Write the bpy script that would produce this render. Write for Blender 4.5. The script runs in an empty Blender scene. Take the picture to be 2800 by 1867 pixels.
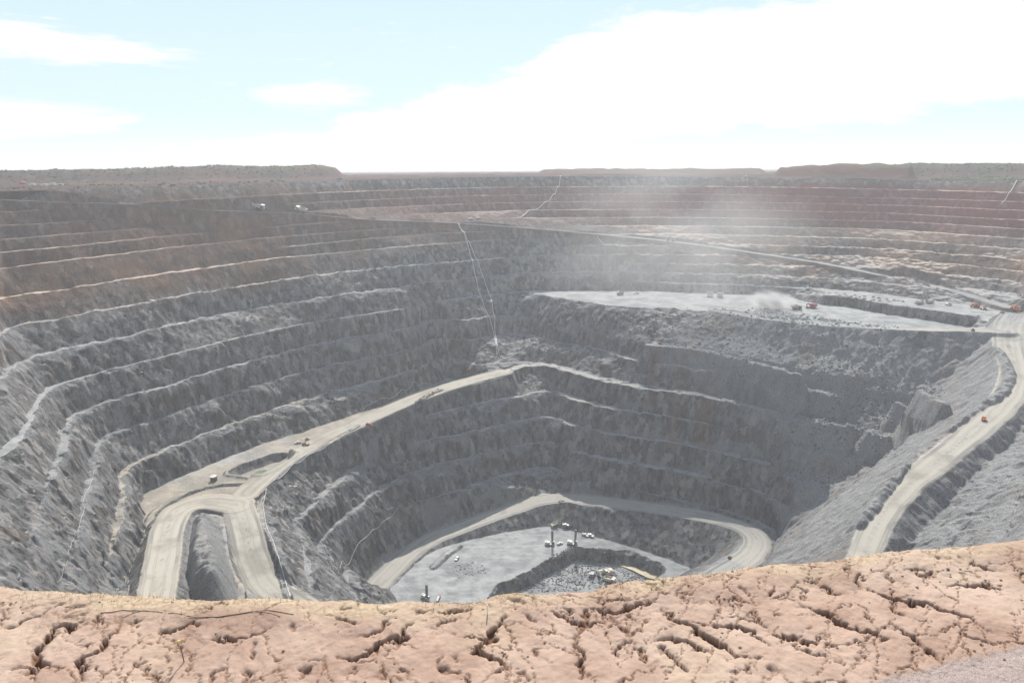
import bpy, bmesh, math, random
import numpy as np
from mathutils import Matrix, Vector

# ---------------------------------------------------------------- camera, light, exposure
PW, PH, F = 2800.0, 1867.0, 1867.0          # photo size and focal length in its pixels
PITCH = math.atan((933.5 - 464.0) / F)      # camera tilt below the horizon
ROLL = math.atan(0.0065)
CP, SP, CR, SR = math.cos(PITCH), math.sin(PITCH), math.cos(ROLL), math.sin(ROLL)
R0 = np.array((1.0, 0, 0)); F0 = np.array((0, CP, -SP)); U0 = np.array((0, SP, CP))
AXR = CR * R0 - SR * U0; AXU = SR * R0 + CR * U0
SUN_EL, SUN_AZ = math.radians(45), math.radians(2)
EXPOSURE = 0.5
SUN_STRENGTH = 4.2
SKY_STRENGTH = 0.1
HAZE = 0.00018

def ray(px, py):
    u = (px - PW / 2) / F; v = (PH / 2 - py) / F
    return u * AXR + v * AXU + F0

def setup():
    sc = bpy.context.scene
    cam = bpy.data.cameras.new('camera'); co = bpy.data.objects.new('camera', cam)
    sc.collection.objects.link(co); sc.camera = co
    cam.sensor_width = 36; cam.lens = 36 * F / PW; cam.clip_start = 0.5; cam.clip_end = 80000
    co.matrix_world = Matrix(((AXR[0], AXU[0], -F0[0], 0), (AXR[1], AXU[1], -F0[1], 0), (AXR[2], AXU[2], -F0[2], 0), (0, 0, 0, 1)))
    sc.view_settings.view_transform = 'Standard'; sc.view_settings.look = 'None'
    sc.view_settings.exposure = EXPOSURE; sc.view_settings.gamma = 1
    sc.cycles.volume_bounces = 1; sc.cycles.max_bounces = 4; sc.cycles.diffuse_bounces = 2
    sc.cycles.use_denoising = True
    w = bpy.data.worlds.new('World'); sc.world = w; w.use_nodes = True
    nt = w.node_tree; N = nt.nodes; L = nt.links
    bg = N['Background']; bg.inputs['Strength'].default_value = SKY_STRENGTH
    sky = N.new('ShaderNodeTexSky'); sky.sky_type = 'NISHITA'; sky.sun_disc = False
    sky.sun_elevation = SUN_EL; sky.sun_rotation = SUN_AZ; sky.air_density = 1.0; sky.dust_density = 0.1; sky.ozone_density = 3.0; sky.altitude = 100
    # clouds: direction -> azimuth / elevation in degrees, banks and wisps broken up by noise
    tc = N.new('ShaderNodeTexCoord'); sep = N.new('ShaderNodeSeparateXYZ'); L.new(tc.outputs['Generated'], sep.inputs[0])
    def m(op, a, b=None, c=None):
        n = N.new('ShaderNodeMath'); n.operation = op
        for i, x in enumerate((a, b, c)):
            if x is None: continue
            if isinstance(x, (int, float)): n.inputs[i].default_value = x
            else: L.new(x, n.inputs[i])
        return n.outputs[0]
    X, Y, Z = sep.outputs
    az = m('MULTIPLY', m('ARCTAN2', X, Y), 57.2958)
    el = m('MULTIPLY', m('ARCSINE', Z), 57.2958)
    cmb = N.new('ShaderNodeCombineXYZ'); L.new(az, cmb.inputs[0]); L.new(el, cmb.inputs[1])
    def noise(sx, sy, scale, detail, rough=0.6, seed=0.0):
        mp = N.new('ShaderNodeMapping'); mp.inputs['Scale'].default_value = (sx, sy, 1); mp.inputs['Location'].default_value = (seed, seed * 1.7, seed)
        L.new(cmb.outputs[0], mp.inputs[0])
        t = N.new('ShaderNodeTexNoise'); t.inputs['Scale'].default_value = scale; t.inputs['Detail'].default_value = detail; t.inputs['Roughness'].default_value = rough
        L.new(mp.outputs[0], t.inputs[0]); return t.outputs[0]
    nA = noise(0.35, 1.3, 0.42, 9, 0.68); nB = noise(0.4, 2.8, 0.6, 9, 0.68, 3.1)
    def curve(points):
        c = N.new('ShaderNodeFloatCurve'); cv = c.mapping.curves[0]
        pts = [((a + 50) / 100, (e + 10) / 40) for a, e in points]
        while len(cv.points) < len(pts): cv.points.new(0.5, 0.5)
        for p, (a, e) in zip(cv.points, pts): p.location = (a, e); p.handle_type = 'AUTO'
        c.mapping.update()
        L.new(m('MULTIPLY', m('ADD', az, 50), 0.01), c.inputs['Value'])
        return m('SUBTRACT', m('MULTIPLY', c.outputs[0], 40), 10)
    def band(lo, hi, soft, wob, nz):
        w_ = m('MULTIPLY', m('SUBTRACT', nz, 0.5), wob)
        e2 = m('ADD', el, w_)
        a = N.new('ShaderNodeMapRange'); a.interpolation_type = 'SMOOTHSTEP'
        L.new(m('SUBTRACT', e2, curve(lo)), a.inputs[0]); a.inputs[1].default_value = -soft; a.inputs[2].default_value = soft
        b = N.new('ShaderNodeMapRange'); b.interpolation_type = 'SMOOTHSTEP'
        L.new(m('SUBTRACT', curve(hi), e2), b.inputs[0]); b.inputs[1].default_value = -soft; b.inputs[2].default_value = soft
        return m('MULTIPLY', a.outputs[0], b.outputs[0])
    big = band([(-50, -3), (-16, 0.5), (-5, 0.2), (5, 0), (12, 2.6), (24, 3.0), (37, 4.6), (50, 5)],
               [(-50, -6), (-25, 2), (-14, 3.6), (-7, 5.6), (0, 7.2), (6, 10.4), (12, 11.0), (22, 11.6), (32, 12.2), (37, 16), (50, 18)], 0.6, 4.6, nA)
    left = band([(-50, 7.2), (-36, 7.3), (-26, 7.6), (-22, 8.2), (-15, 12), (50, 12)],
                [(-50, 10.4), (-36, 9.6), (-30, 8.9), (-24, 8.0), (-20, 7.4), (-15, 6), (50, 6)], 0.5, 3.2, nB)
    left2 = band([(-50, 1.5), (-36, 2.2), (-28, 3.2), (-24, 6), (50, 6)], [(-50, 5), (-36, 4.6), (-30, 4.1), (-26, 3.4), (-22, 2), (50, 2)], 0.6, 2.2, nB)
    mid = band([(-50, 9), (-22, 7), (-19, 5.2), (-12, 5.3), (-9, 7), (50, 9)], [(-50, 2), (-22, 5), (-16, 6.2), (-12, 6.0), (-8, 4.5), (50, 2)], 0.6, 3.0, nB)
    wisp = N.new('ShaderNodeMapRange'); wisp.interpolation_type = 'SMOOTHSTEP'
    L.new(nB, wisp.inputs[0]); wisp.inputs[1].default_value = 0.60; wisp.inputs[2].default_value = 0.72
    tot = m('MAXIMUM', m('MAXIMUM', big, left), m('MAXIMUM', m('MAXIMUM', left2, mid), m('MULTIPLY', wisp.outputs[0], 0.55)))
    hz = N.new('ShaderNodeMapRange'); hz.interpolation_type = 'SMOOTHSTEP'; L.new(el, hz.inputs[0])
    hz.inputs[1].default_value = 4.5; hz.inputs[2].default_value = -0.5; hz.inputs[4].default_value = 0.8
    tot = m('MINIMUM', m('MAXIMUM', tot, hz.outputs[0]), 1.0)
    veil = N.new('ShaderNodeMapRange'); L.new(el, veil.inputs[0]); veil.inputs[1].default_value = 40; veil.inputs[2].default_value = 3; veil.inputs[3].default_value = 0.25; veil.inputs[4].default_value = 0.9
    vm = N.new('ShaderNodeMixRGB'); L.new(veil.outputs[0], vm.inputs[0]); L.new(sky.outputs[0], vm.inputs[1]); vm.inputs[2].default_value = (5.7, 6.75, 7.05, 1)
    mix = N.new('ShaderNodeMixRGB'); L.new(tot, mix.inputs[0]); L.new(vm.outputs[0], mix.inputs[1]); mix.inputs[2].default_value = (7.6, 7.6, 7.6, 1)
    L.new(mix.outputs[0], bg.inputs['Color'])
    sun = bpy.data.lights.new('sun', 'SUN'); sun.energy = SUN_STRENGTH; sun.angle = math.radians(0.5); sun.color = (1, 0.95, 0.87)
    so = bpy.data.objects.new('sun', sun); sc.collection.objects.link(so)
    d = Vector((math.sin(SUN_AZ) * math.cos(SUN_EL), math.cos(SUN_AZ) * math.cos(SUN_EL), math.sin(SUN_EL)))
    so.rotation_euler = d.to_track_quat('Z', 'Y').to_euler()
setup()
# ---------------------------------------------------------------- numeric helpers
def hash2(ix, iy, seed):
    h = (ix.astype(np.int64) * 374761393 + iy.astype(np.int64) * 668265263 + seed * 974634777) & 0x7fffffff
    h = ((h ^ (h >> 13)) * 1274126177) & 0x7fffffff
    h = (h ^ (h >> 16)) & 0xffff
    return (h / 65535.0).astype(np.float32)
def vnoise(x, y, seed=0):
    fx = np.floor(x); fy = np.floor(y); tx = (x - fx).astype(np.float32); ty = (y - fy).astype(np.float32)
    ix = fx.astype(np.int64); iy = fy.astype(np.int64)
    tx = tx * tx * (3 - 2 * tx); ty = ty * ty * (3 - 2 * ty)
    a = hash2(ix, iy, seed); b = hash2(ix + 1, iy, seed); c = hash2(ix, iy + 1, seed); d = hash2(ix + 1, iy + 1, seed)
    return (a + (b - a) * tx) * (1 - ty) + (c + (d - c) * tx) * ty - 0.5
def fbm(x, y, lam, octs=4, seed=0, gain=0.5):
    s = 0; a = 1.0
    for o in range(octs):
        s = s + a * vnoise(x / lam + 17.3 * o, y / lam + 9.1 * o, seed + o); lam *= 0.5; a *= gain
    return s
def sstep(a, b, x):
    t = np.clip((x - a) / (b - a), 0, 1); return t * t * (3 - 2 * t)
def smooth_poly(P, it=2, closed=False):
    P = np.array(P, float)
    for _ in range(it):
        if closed: Q = np.roll(P, -1, 0)
        else: Q = P[1:]; 
        A = P if closed else P[:-1]
        N_ = np.empty((2 * len(A), P.shape[1])); N_[0::2] = 0.75 * A + 0.25 * Q; N_[1::2] = 0.25 * A + 0.75 * Q
        P = N_ if closed else np.vstack([P[:1], N_, P[-1:]])
    return P
def seg_dist(x, y, P, closed):
    """distance to a polyline, with index parameter of the nearest point"""
    n = len(P); best = np.full(x.shape, 1e18, np.float32); par = np.zeros(x.shape, np.float32)
    for i in range(n if closed else n - 1):
        ax, ay = P[i][:2]; bx, by = P[(i + 1) % n][:2]; dx, dy = bx - ax, by - ay; l2 = dx * dx + dy * dy + 1e-9
        t = np.clip(((x - ax) * dx + (y - ay) * dy) / l2, 0, 1)
        d = (x - ax - t * dx) ** 2 + (y - ay - t * dy) ** 2
        k = d < best; best = np.where(k, d, best); par = np.where(k, i + t, par)
    return np.sqrt(best), par
def inside(x, y, P):
    r = np.zeros(x.shape, bool); n = len(P)
    for i in range(n):
        ax, ay = P[i][:2]; bx, by = P[(i + 1) % n][:2]
        if ay == by: continue
        c = ((ay > y) != (by > y)) & (x < (bx - ax) * (y - ay) / (by - ay) + ax); r ^= c
    return r
def sdist(x, y, P):
    d, _ = seg_dist(x, y, P, True); return np.where(inside(x, y, P), d, -d)
class Field:
    """a value kept on a 2.5 m raster and read back bilinearly"""
    def __init__(s, x0, y0, st, V): s.x0, s.y0, s.st, s.V = x0, y0, st, V.astype(np.float32)
    def __call__(s, x, y):
        fx = np.clip((x - s.x0) / s.st, 0, s.V.shape[0] - 1.001); fy = np.clip((y - s.y0) / s.st, 0, s.V.shape[1] - 1.001)
        i = fx.astype(np.int32); j = fy.astype(np.int32); a = (fx - i).astype(np.float32); b = (fy - j).astype(np.float32); V = s.V
        return (V[i, j] * (1 - a) + V[i + 1, j] * a) * (1 - b) + (V[i, j + 1] * (1 - a) + V[i + 1, j + 1] * a) * b

# ---------------------------------------------------------------- the pit, read from the photograph bench by bench
BH, C0 = 12.0, 1.35                                     # bench height; camera above the rim in benches
TILE = dict(A=(0, 430), B=(700, 430), C=(1400, 430), D=(2100, 430), E=(0, 850), G=(1400, 850), H=(2100, 850), Fq=(700, 850),
            I=(0, 1280), J=(700, 1280), K=(1400, 1280), L=(2100, 1280))
ZS = 2335 / 700.0
def tp(s):
    """'A 0 315 700 290 B 500 222' -> photo pixels"""
    out = []; t = None; buf = []
    for w in s.split():
        if w in TILE or w == 'F': t = TILE['Fq' if w == 'F' else w]; continue
        buf.append(float(w))
        if len(buf) == 2: out.append((t[0] + buf[0] / ZS, t[1] + buf[1] / ZS)); buf = []
    return out
ZTAB = {}                                               # upper berms: small departures from level, by azimuth
def zlev(k): return -(k + C0) * BH if k >= 1 else -12.0 - k * (C0 * BH + BH - 12.0)
def dz_of(k, az):
    """berms are not quite level: they dip a little to both sides, and two of them on the middle wall"""
    if k in ZTAB: return np.interp(az, ZTAB['az'], ZTAB[k])
    amp = {15: -8.0, 17: -2.0}.get(k, 0.0)
    return amp * sstep(-0.05, 0.05, az) - 9.0 * (np.clip(np.abs(az), 0, 0.76) / 0.75) ** 2
def at_level(p, k):
    r = ray(*p); a = np.array(r[0] / r[1]); f = math.floor(k); c = math.ceil(k); w = k - f
    z = (1 - w) * (zlev(f) + float(dz_of(f, a))) + w * (zlev(c) + float(dz_of(c, a))); t = z / r[2]; return (r[0] * t, r[1] * t)
def at_z(p, z):
    r = ray(*p); t = z / r[2]; return (r[0] * t, r[1] * t, z)

TR = {
 0: 'A 0 315 700 290 1300 275 2000 245 2335 238 B 500 222 1000 208 1700 185 2335 178 C 700 175 1400 178 2335 188 D 700 195 1400 212 2335 222',
 1: 'A 0 497 600 472 1150 441 1300 412 1700 392 2335 355 B 600 325 1400 295 2150 275 C 0 274 700 270 1700 266 2335 273 D 700 285 1500 303 2335 325',
 2: 'A 0 622 500 600 1000 560 1500 518 1850 488 2000 465 2335 443 B 600 408 1200 380 1800 355 2335 345 C 700 337 1400 333 2335 346 D 800 369 1400 377 1800 390 2335 408',
 3: 'A 0 750 700 700 1400 640 2335 548 B 300 515 480 490 1000 465 1700 435 2335 413 C 700 404 1400 405 2335 415 D 700 428 1400 445 1800 465 2335 485',
 4: 'A 0 870 700 810 1400 730 2335 645 B 500 605 900 575 1050 548 1450 522 2280 487 C 700 478 1400 475 2335 485 D 700 500 1200 512 1700 545 2335 572',
 5: 'A 0 1020 700 930 1400 845 2335 742 B 800 680 1640 613 1850 588 2060 570 2335 557 C 700 550 1400 550 2335 558 D 700 575 1300 592 1900 628 2335 657',
 6: 'A 0 1150 700 1060 1400 950 2335 838 B 170 828 800 765 1500 700 1850 685 2335 668 C 300 637 800 629 1400 623 2335 637 D 700 648 1200 665 1700 702 2335 745',
 7: 'A 0 1285 500 1225 1000 1140 1500 1060 2000 1000 2335 942 B 700 875 1300 820 1750 785 2335 742 C 450 733 800 720 1000 702 1400 697 2335 718 D 500 729 1100 750 1600 787 2335 838',
 8: 'A 0 1425 500 1362 1000 1262 1500 1180 2000 1105 2335 1050 B 700 966 1300 905 1750 868 2335 826 C 450 812 900 803 1400 803 1700 806 1950 794 2335 803 D 700 822 1000 831 1500 866 2335 942',
 9: 'A 0 1565 400 1500 800 1425 1200 1350 1700 1260 2335 1157 B 650 1062 1100 1012 1780 960 2335 912 C 300 892 800 887 1500 890 1900 894 2335 890 D 300 888 1000 912 1500 957 2335 1045',
 10: 'E 0 395 60 330 350 270 900 170 1400 80 A 2335 1262 B 650 1160 1250 1095 1780 1040 2335 990 C 300 970 1000 968 1750 977 2335 990 D 500 1003 800 1005 1160 1030 1560 1060 2335 1148',
 11: 'E 0 640 80 560 150 480 350 405 900 283 1400 172 2200 0 B 600 1285 1250 1190 1750 1130 2335 1065 C 400 1047 1000 1050 1400 1052 2335 1083 D 600 1105 1000 1145 1350 1182 1650 1187 2000 1212 2335 1265',
 12: 'E 0 960 120 830 240 620 420 545 900 422 1400 306 1900 170 2335 60 B 600 1390 1250 1290 1800 1210 2335 1150 C 400 1132 1000 1130 1700 1155 2335 1180 D 300 1192 520 1222 480 1300 850 1338 1400 1422 1700 1470 2070 1502 1980 1535 H 1760 200 2000 330 2250 420 2335 440',
 13: 'E 0 1340 150 1250 240 1080 330 950 420 740 500 690 900 562 1400 442 1900 312 2335 212 F 540 97 1250 0 B 1800 1290 2335 1238 C 100 1225 250 1252 500 1292 1000 1370 1400 1377 1700 1402 2290 1475 H 300 110 600 165 850 155 1000 180 1400 190 1680 210 1900 295 2110 400 2230 560 2335 620',
 15: 'I 200 1090 270 800 310 500 420 250 500 80 E 580 1330 620 1200 650 1050 700 930 1000 832 1350 740 1850 582 2335 452 F 550 302 1400 162 2100 60 G 0 45 350 130 700 230 1100 325 1250 300 1800 348 2100 432 2335 490 H 300 560 700 590 1250 640 1480 760 1640 830 1760 900 1800 1020 1840 1080',
 17: 'I 520 1130 560 1060 650 850 720 700 760 500 800 330 830 230 880 60 E 900 1300 960 1170 1100 1105 1450 982 1700 892 2000 792 2335 692 F 600 512 1200 402 1600 342 2200 215 G 100 200 450 290 840 358 1150 440 1500 490 1850 540 2335 620 H 350 702 600 762 900 782 1250 862 1390 890 1420 980 1330 1120 1230 1260 L 960 330',
 19: 'I 930 1160 1000 1000 1080 900 1100 750 1170 560 1180 300 1200 100 E 1230 1400 1400 1330 1600 1222 2000 1082 2335 952 F 500 792 900 682 1600 532 1850 500 2150 490 G 100 470 400 498 700 580 950 640 1130 680 1600 730 1850 780 2100 832 2335 890 H 330 965 700 1030 1000 1110 1180 1132 1200 1220 1080 1420 L 800 150 520 480 420 700',
 21: 'J 315 1200 270 1020 170 710 90 480 60 320 100 190 310 0 F 480 1310 950 1055 1400 982 1690 937 1950 855 2335 800 G 250 737 450 742 600 812 930 880 1400 942 1750 1030 2335 1140 H 300 1215 620 1282 850 1332 960 1362 940 1440 L 560 330 350 560 200 760',
 23: 'J 630 1200 560 1020 500 860 410 610 350 490 430 430 750 130 F 1000 1352 1200 1262 2000 1112 2335 1022 G 250 962 480 1002 700 1088 1100 1130 1700 1240 2335 1375 L 200 130 560 245 540 330 300 560 60 760',
 25: 'J 790 1200 700 960 600 740 560 690 600 640 1000 300 1180 160 1560 0 F 2020 1322 2335 1250 G 300 1190 560 1262 900 1352 1300 1400 1800 1500 K 1668 170 2335 350 L 100 430 270 478 250 540 60 730',
 27: 'J 940 1190 860 1000 835 940 890 870 1050 640 1320 420 1550 290 2000 180 F 2335 1480 G 300 1412 500 1470 690 1525 K 700 140 1100 215 1600 300 2000 400 2335 520 L 110 620 60 690',
}
FLOOR_Z = -374.0
FLOOR = 'J 960 1180 1150 960 1480 600 1700 520 K 0 330 200 250 450 228 900 275 1500 345 1850 405 2100 492 2335 605 L 40 665 K 2200 840 2090 950'
LEVELS = [0, 1, 2, 3, 4, 5, 6, 7, 8, 9, 10, 11, 12, 13, 15, 17, 19, 21, 23, 25, 27]

def close_near(k, z):
    """the side of the pit under the viewer, out of sight: from the right end round to the left end"""
    d = -z
    yn = 7 + (d - 12) * 1.02
    right = []
    off = max(192 - d, -40) / math.tan(math.radians(38))
    if k <= 13:
        base = np.array((330.0, 440.0)); n = np.array((0.62, -0.78))
        a = base + n * off
        right = [tuple(a + np.array((0.78, 0.62)) * (120 if k < 12 else 40)), tuple(a), (a[0] * 0.55, yn + (a[1] - yn) * 0.3)]
    elif k == 15: right = [(215, 330), (120, yn + 18)]
    elif k == 17: right = [(200, 340), (110, yn + 12)]
    elif k == 19: right = [(150, 350), (80, yn + 8)]
    elif k == 21: right = [(150, 370), (80, yn + 5)]
    else: right = [(120, max(390, yn + 10)), (60, yn + 2)]
    l0 = np.array([(-500, 420), (-400, 180), (-200, 30)], float); l13 = np.array([(-270, 300), (-190, 215), (-90, 180)], float)
    if k <= 13: left = l0 + (l13 - l0) * k / 13
    elif k == 15: left = np.array([(-190, 250), (-100, yn + 6)])
    elif k == 17: left = np.array([(-200, 300), (-100, yn + 8)])
    elif k == 19: left = np.array([(-190, 320), (-100, yn + 10)])
    else: left = np.array([(-120, max(370, yn + 15)), (-60, yn + 5)])
    return [tuple(p) for p in right] + [(0, yn)] + [tuple(p) for p in left[::-1]]

TR['T13'] = 'E 0 1250 130 1170 300 870 380 725 450 685 900 555 1400 435 1900 305 2335 205 F 540 91 1250 -6 B 1800 1284 2335 1231 C 100 1219 350 1214 1150 1214 1700 1236 2335 1258 D 200 1285 420 1335 560 1346 800 1378 1000 1425 1400 1478 1800 1545 1930 1555 H 1740 215 1900 297 2110 402 2230 562 2335 622'
TR['T12'] = 'E 0 925 120 800 230 612 420 538 900 415 1400 299 1900 163 2335 53 B 600 1383 1250 1283 1800 1203 2335 1143 C 400 1125 1000 1123 1700 1149 2335 1175 D 300 1187 560 1202 1000 1243 1350 1290 1700 1325 2160 1388 2335 1410'
TR['T21'] = 'I 1190 1160 1290 800 1345 520 1290 250 E 1500 1562 1900 1400 2335 1232 F 500 1082 900 950 1250 820 1580 672 1800 585 1960 700 2150 790 2335 785 G 250 725 450 730 600 800 930 868 1400 930 1750 1018 2335 1128 H 300 1203 620 1270 850 1320 962 1350 945 1435 L 570 325 360 555 210 755'
TR['SUB'] = 'K -150 1140 0 1062 150 1000 350 880 550 772 1100 740 1250 800 1420 890 1405 930 1290 1010 1150 1090'
TR['SUBT'] = 'K -80 1180 200 1065 400 940 600 840 950 870 1130 900 1330 975 1300 1010 1200 1085'
def spread_benches():
    """walk each upper berm out along its own lines of sight until it clears the one below by a bench width"""
    az = np.linspace(-0.76, 0.76, 153); R = {}; Z = {}
    for k in range(1, 13):
        A, D, ZZ = [], [], []
        T = smooth_poly(tp(TR[k]), 1)
        for p in T:
            q = at_level(p, k); A.append(q[0] / q[1]); D.append(math.hypot(*q)); ZZ.append(zlev(k) + float(dz_of(k, np.array(q[0] / q[1]))))
        A = np.array(A); o = np.argsort(A, kind='stable'); R[k] = np.interp(az, A[o], np.array(D)[o]); Z[k] = np.interp(az, A[o], np.array(ZZ)[o])
    tab = {'az': az}; pol = {}
    prev = R[12]; prev = np.where(az > 0.38, np.maximum(prev, R[11] - 14), prev)
    for k in range(11, 0, -1):
        new = np.clip(R[k], prev + (13.0 if k <= 8 else 10.5), prev + 38.0); ker = np.ones(5) / 5; sm = np.convolve(np.pad(new, 2, mode='edge'), ker, 'valid'); new = np.clip(sm, prev + 8, prev + 42)
        tab[k] = Z[k] * new / R[k] - zlev(k); prev = new
        pol[k] = [(r * a / math.hypot(1, a), r / math.hypot(1, a)) for a, r in zip(az, new) if abs(a) < 0.752]
    ZTAB.update(tab); return pol
UPPER = spread_benches()
POLY = {}
for k in LEVELS:
    vis = UPPER[k] if k in UPPER else smooth_poly([at_level(p, k) for p in tp(TR[k])], 1)
    pl = [tuple(p) for p in vis] + close_near(k, zlev(k))
    POLY[k] = np.array(pl)
ZK = {k: zlev(k) for k in LEVELS}; DK = {k: k for k in LEVELS}
for nm, k in (('T12', 12), ('T13', 13), ('T21', 21)):
    ZK[nm] = zlev(k); DK[nm] = k
    POLY[nm] = np.array([tuple(p) for p in smooth_poly([at_level(p, k) for p in tp(TR[nm])], 1)] + close_near(k, zlev(k)))
vis = [at_z(p, FLOOR_Z + (18 if i > 7 else 0))[:2] for i, p in enumerate(tp(FLOOR))]
# the ramp climbs, so its wall toe stands at the ramp's height
RAMP_LOW = [('J 1080 1090', -374), ('J 1480 690', -372), ('J 1900 520', -368), ('K 0 370', -362), ('K 250 285', -358), ('K 480 262', -355.5), ('K 1000 320', -351),
            ('K 1600 400', -345.5), ('K 2050 500', -340.5), ('K 2220 600', -337.5), ('K 2250 700', -335), ('K 2140 850', -331)]
RAMP_LOW = [at_z(tp(s)[0], z) for s, z in RAMP_LOW] + [(110, 445, -318), (10, 395, -302), (-80, 372, -291)]
HAIR_R = [at_z(tp(s)[0], z) for s, z in (('I 2150 330', -268), ('I 2230 480', -269), ('I 2290 800', -274), ('J 140 1180', -281))]
RAMP_LOW = RAMP_LOW + [HAIR_R[3], HAIR_R[2], HAIR_R[1], HAIR_R[0]]
HAIR_L = [at_z(tp(s)[0], z) for s, z in (('I 2150 330', -268), ('I 1900 290', -267.5), ('I 1650 350', -266), ('I 1540 480', -264.5), ('I 1480 800', -257), ('I 1420 1180', -250))] + \
         [(-180, 285, -241), (-90, 228, -232), (40, 205, -223), (130, 252, -214)]
ROAD_R = [at_z(tp(s)[0], z) for s, z in (('L 880 790', -208), ('L 1000 480', -203.5), ('L 1250 160', -198.5), ('H 1450 1450', -195), ('H 1900 1080', -187), ('H 2150 860', -181), ('H 2270 640', -176), ('H 2230 420', -170), ('H 2180 290', -165), ('H 2200 130', -161), ('D 2260 1440', -160.2))]
HAIR_L = HAIR_L + [ROAD_R[0]]
MID_ROAD = [at_z(tp(s)[0], z) for s, z in (('I 2250 230', -268), ('F 150 1440', -267), ('F 500 1230', -264.5), ('F 850 1060', -261), ('F 1200 900', -257), ('F 1600 740', -251), ('F 2000 620', -246), ('F 2250 560', -244.2))]
# the upper ramp down the far wall: rides across the benches
RAMP_UP_PX = [('A -250 330', 0.1), ('A 0 350', 0.25), ('A 500 405', 0.55), ('A 1230 432', 1.0), ('A 1850 482', 2.0), ('B 380 500', 3.0), ('B 930 562', 4.0), ('B 1800 600', 5.0), ('C 180 650', 6.0), ('C 900 715', 7.0),
              ('C 1420 765', 7.6), ('C 1900 825', 8.3), ('D 0 892', 9.0), ('D 500 967', 9.65), ('D 1000 1055', 10.4), ('D 1300 1130', 10.95), ('D 1700 1235', 11.45), ('D 2180 1395', 12.0)]
def between(p, k):
    """a point a fraction k of the way down the upper benches, on the azimuth of photo pixel p"""
    q = ray(*p); a = q[0] / q[1]; f = int(math.floor(k)); w = k - f; out = []
    for j in (f, min(f + 1, 11)):
        if j == 0: u = between(p, 1.0); r = math.hypot(u[0], u[1]) + 26; z = u[2] + 15
        else:
            P = UPPER[j]; r = float(np.interp(a, [v[0] / v[1] for v in P], [math.hypot(*v) for v in P])); z = zlev(j) + float(dz_of(j, np.array(a)))
        out.append((r, z))
    r = out[0][0] * (1 - w) + out[1][0] * w; z = out[0][1] * (1 - w) + out[1][1] * w
    return (r * a / math.hypot(1, a), r / math.hypot(1, a), z)
RAMP_UP = [between(tp(s_)[0], k_) if k_ < 10.9 else at_level(tp(s_)[0], k_) + (zlev(k_) - 4.5,) for s_, k_ in RAMP_UP_PX]
TERR_ROAD = [at_z(tp(s)[0], z) for s, z in (('C 1900 1400', -172.1), ('D 0 1470', -172), ('D 400 1515', -171), ('H 850 140', -169), ('H 1300 165', -165), ('H 1750 170', -161.5), ('H 2150 180', -160.2))]
LEDGES = [([at_z(p, -244.2) for p in tp('F 2230 575 G 60 500 250 478 400 512 560 552 700 592 830 625 950 652 1130 690')], 6.0),
          ([at_z(p, -222.5) for p in tp('G 880 375 1150 452 1350 475 1500 498 1850 550 2335 630 H 350 715 600 770')], 4.0),
          ([at_z(p, -204) for p in tp('G 1230 312 1500 325 1800 358 2100 442 2335 500 H 280 575')], 3.5),
          ([at_z(p, -268.3) for p in tp('G 450 750 600 822 760 850 930 890')], 4.0),
          ([at_z(p, -268.2) for p in tp('G 930 895 1400 955 1750 1043 2335 1150 H 300 1225 620 1292 850 1340')], 4.5), ([at_z(p, -292.2) for p in tp('G 490 1016 700 1102 1100 1144 1700 1254 2335 1388')], 4.5), ([at_z(p, -316.2) for p in tp('G 570 1276 900 1366 1300 1414 1800 1514')], 4.5),
          ([at_z(p, -244.2) for p in tp('G 1130 695 1600 744 1850 794 2100 846 2335 904 H 330 980 700 1044')], 4.0),
          ([at_z(p, -196) for p in tp('H 1330 705 1480 775 1620 838')], 3.5), ([at_z(p, -220) for p in tp('H 1180 850 1280 872 1380 892')], 3.0), ([at_z(p, -244) for p in tp('H 930 1095 1050 1120 1190 1138')], 4.0)]
ROADS = [(RAMP_LOW, 12.5), (HAIR_L, (15.0, 8.0)), (ROAD_R, (8.0, 15.0)), (MID_ROAD, 13.0), (RAMP_UP, 9.0), (TERR_ROAD, 11.0)] + LEDGES
ROADS = [(smooth_poly(r, 2), w) for r, w in ROADS]

ramp_in = [(p[0], p[1]) for p in smooth_poly(RAMP_LOW[:12], 1)]
fl = [(p[0], p[1]) for p in ramp_in[::-1]]
cx_, cy_ = 60.0, 560.0
fl = [(cx_ + (x - cx_) * 0.93, cy_ + (y - cy_) * 0.93) for x, y in fl]
POLY['FL'] = np.array(fl[::-1] + [(120, 470), (40, 440), (-60, 450)])
ZK['FL'] = FLOOR_Z; DK['FL'] = 21
for nm, z in (('SUB', FLOOR_Z), ('SUBT', FLOOR_Z - 12)):
    v_ = [at_z(p, z)[:2] for p in tp(TR[nm])]
    POLY[nm] = np.array(v_ + ([(100, 490), (0, 470), (-40, 500)] if nm == 'SUB' else [(95, 500), (5, 480), (-30, 505)])); ZK[nm] = z; DK[nm] = 21
SEQ = [0, 1, 2, 3, 4, 5, 6, 7, 8, 9, 10, 11, 'T12', 12, 'T13', 13, 15, 17, 19, 'T21', 21, 23, 25, 27, 'FL', 'SUB', 'SUBT']
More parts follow.
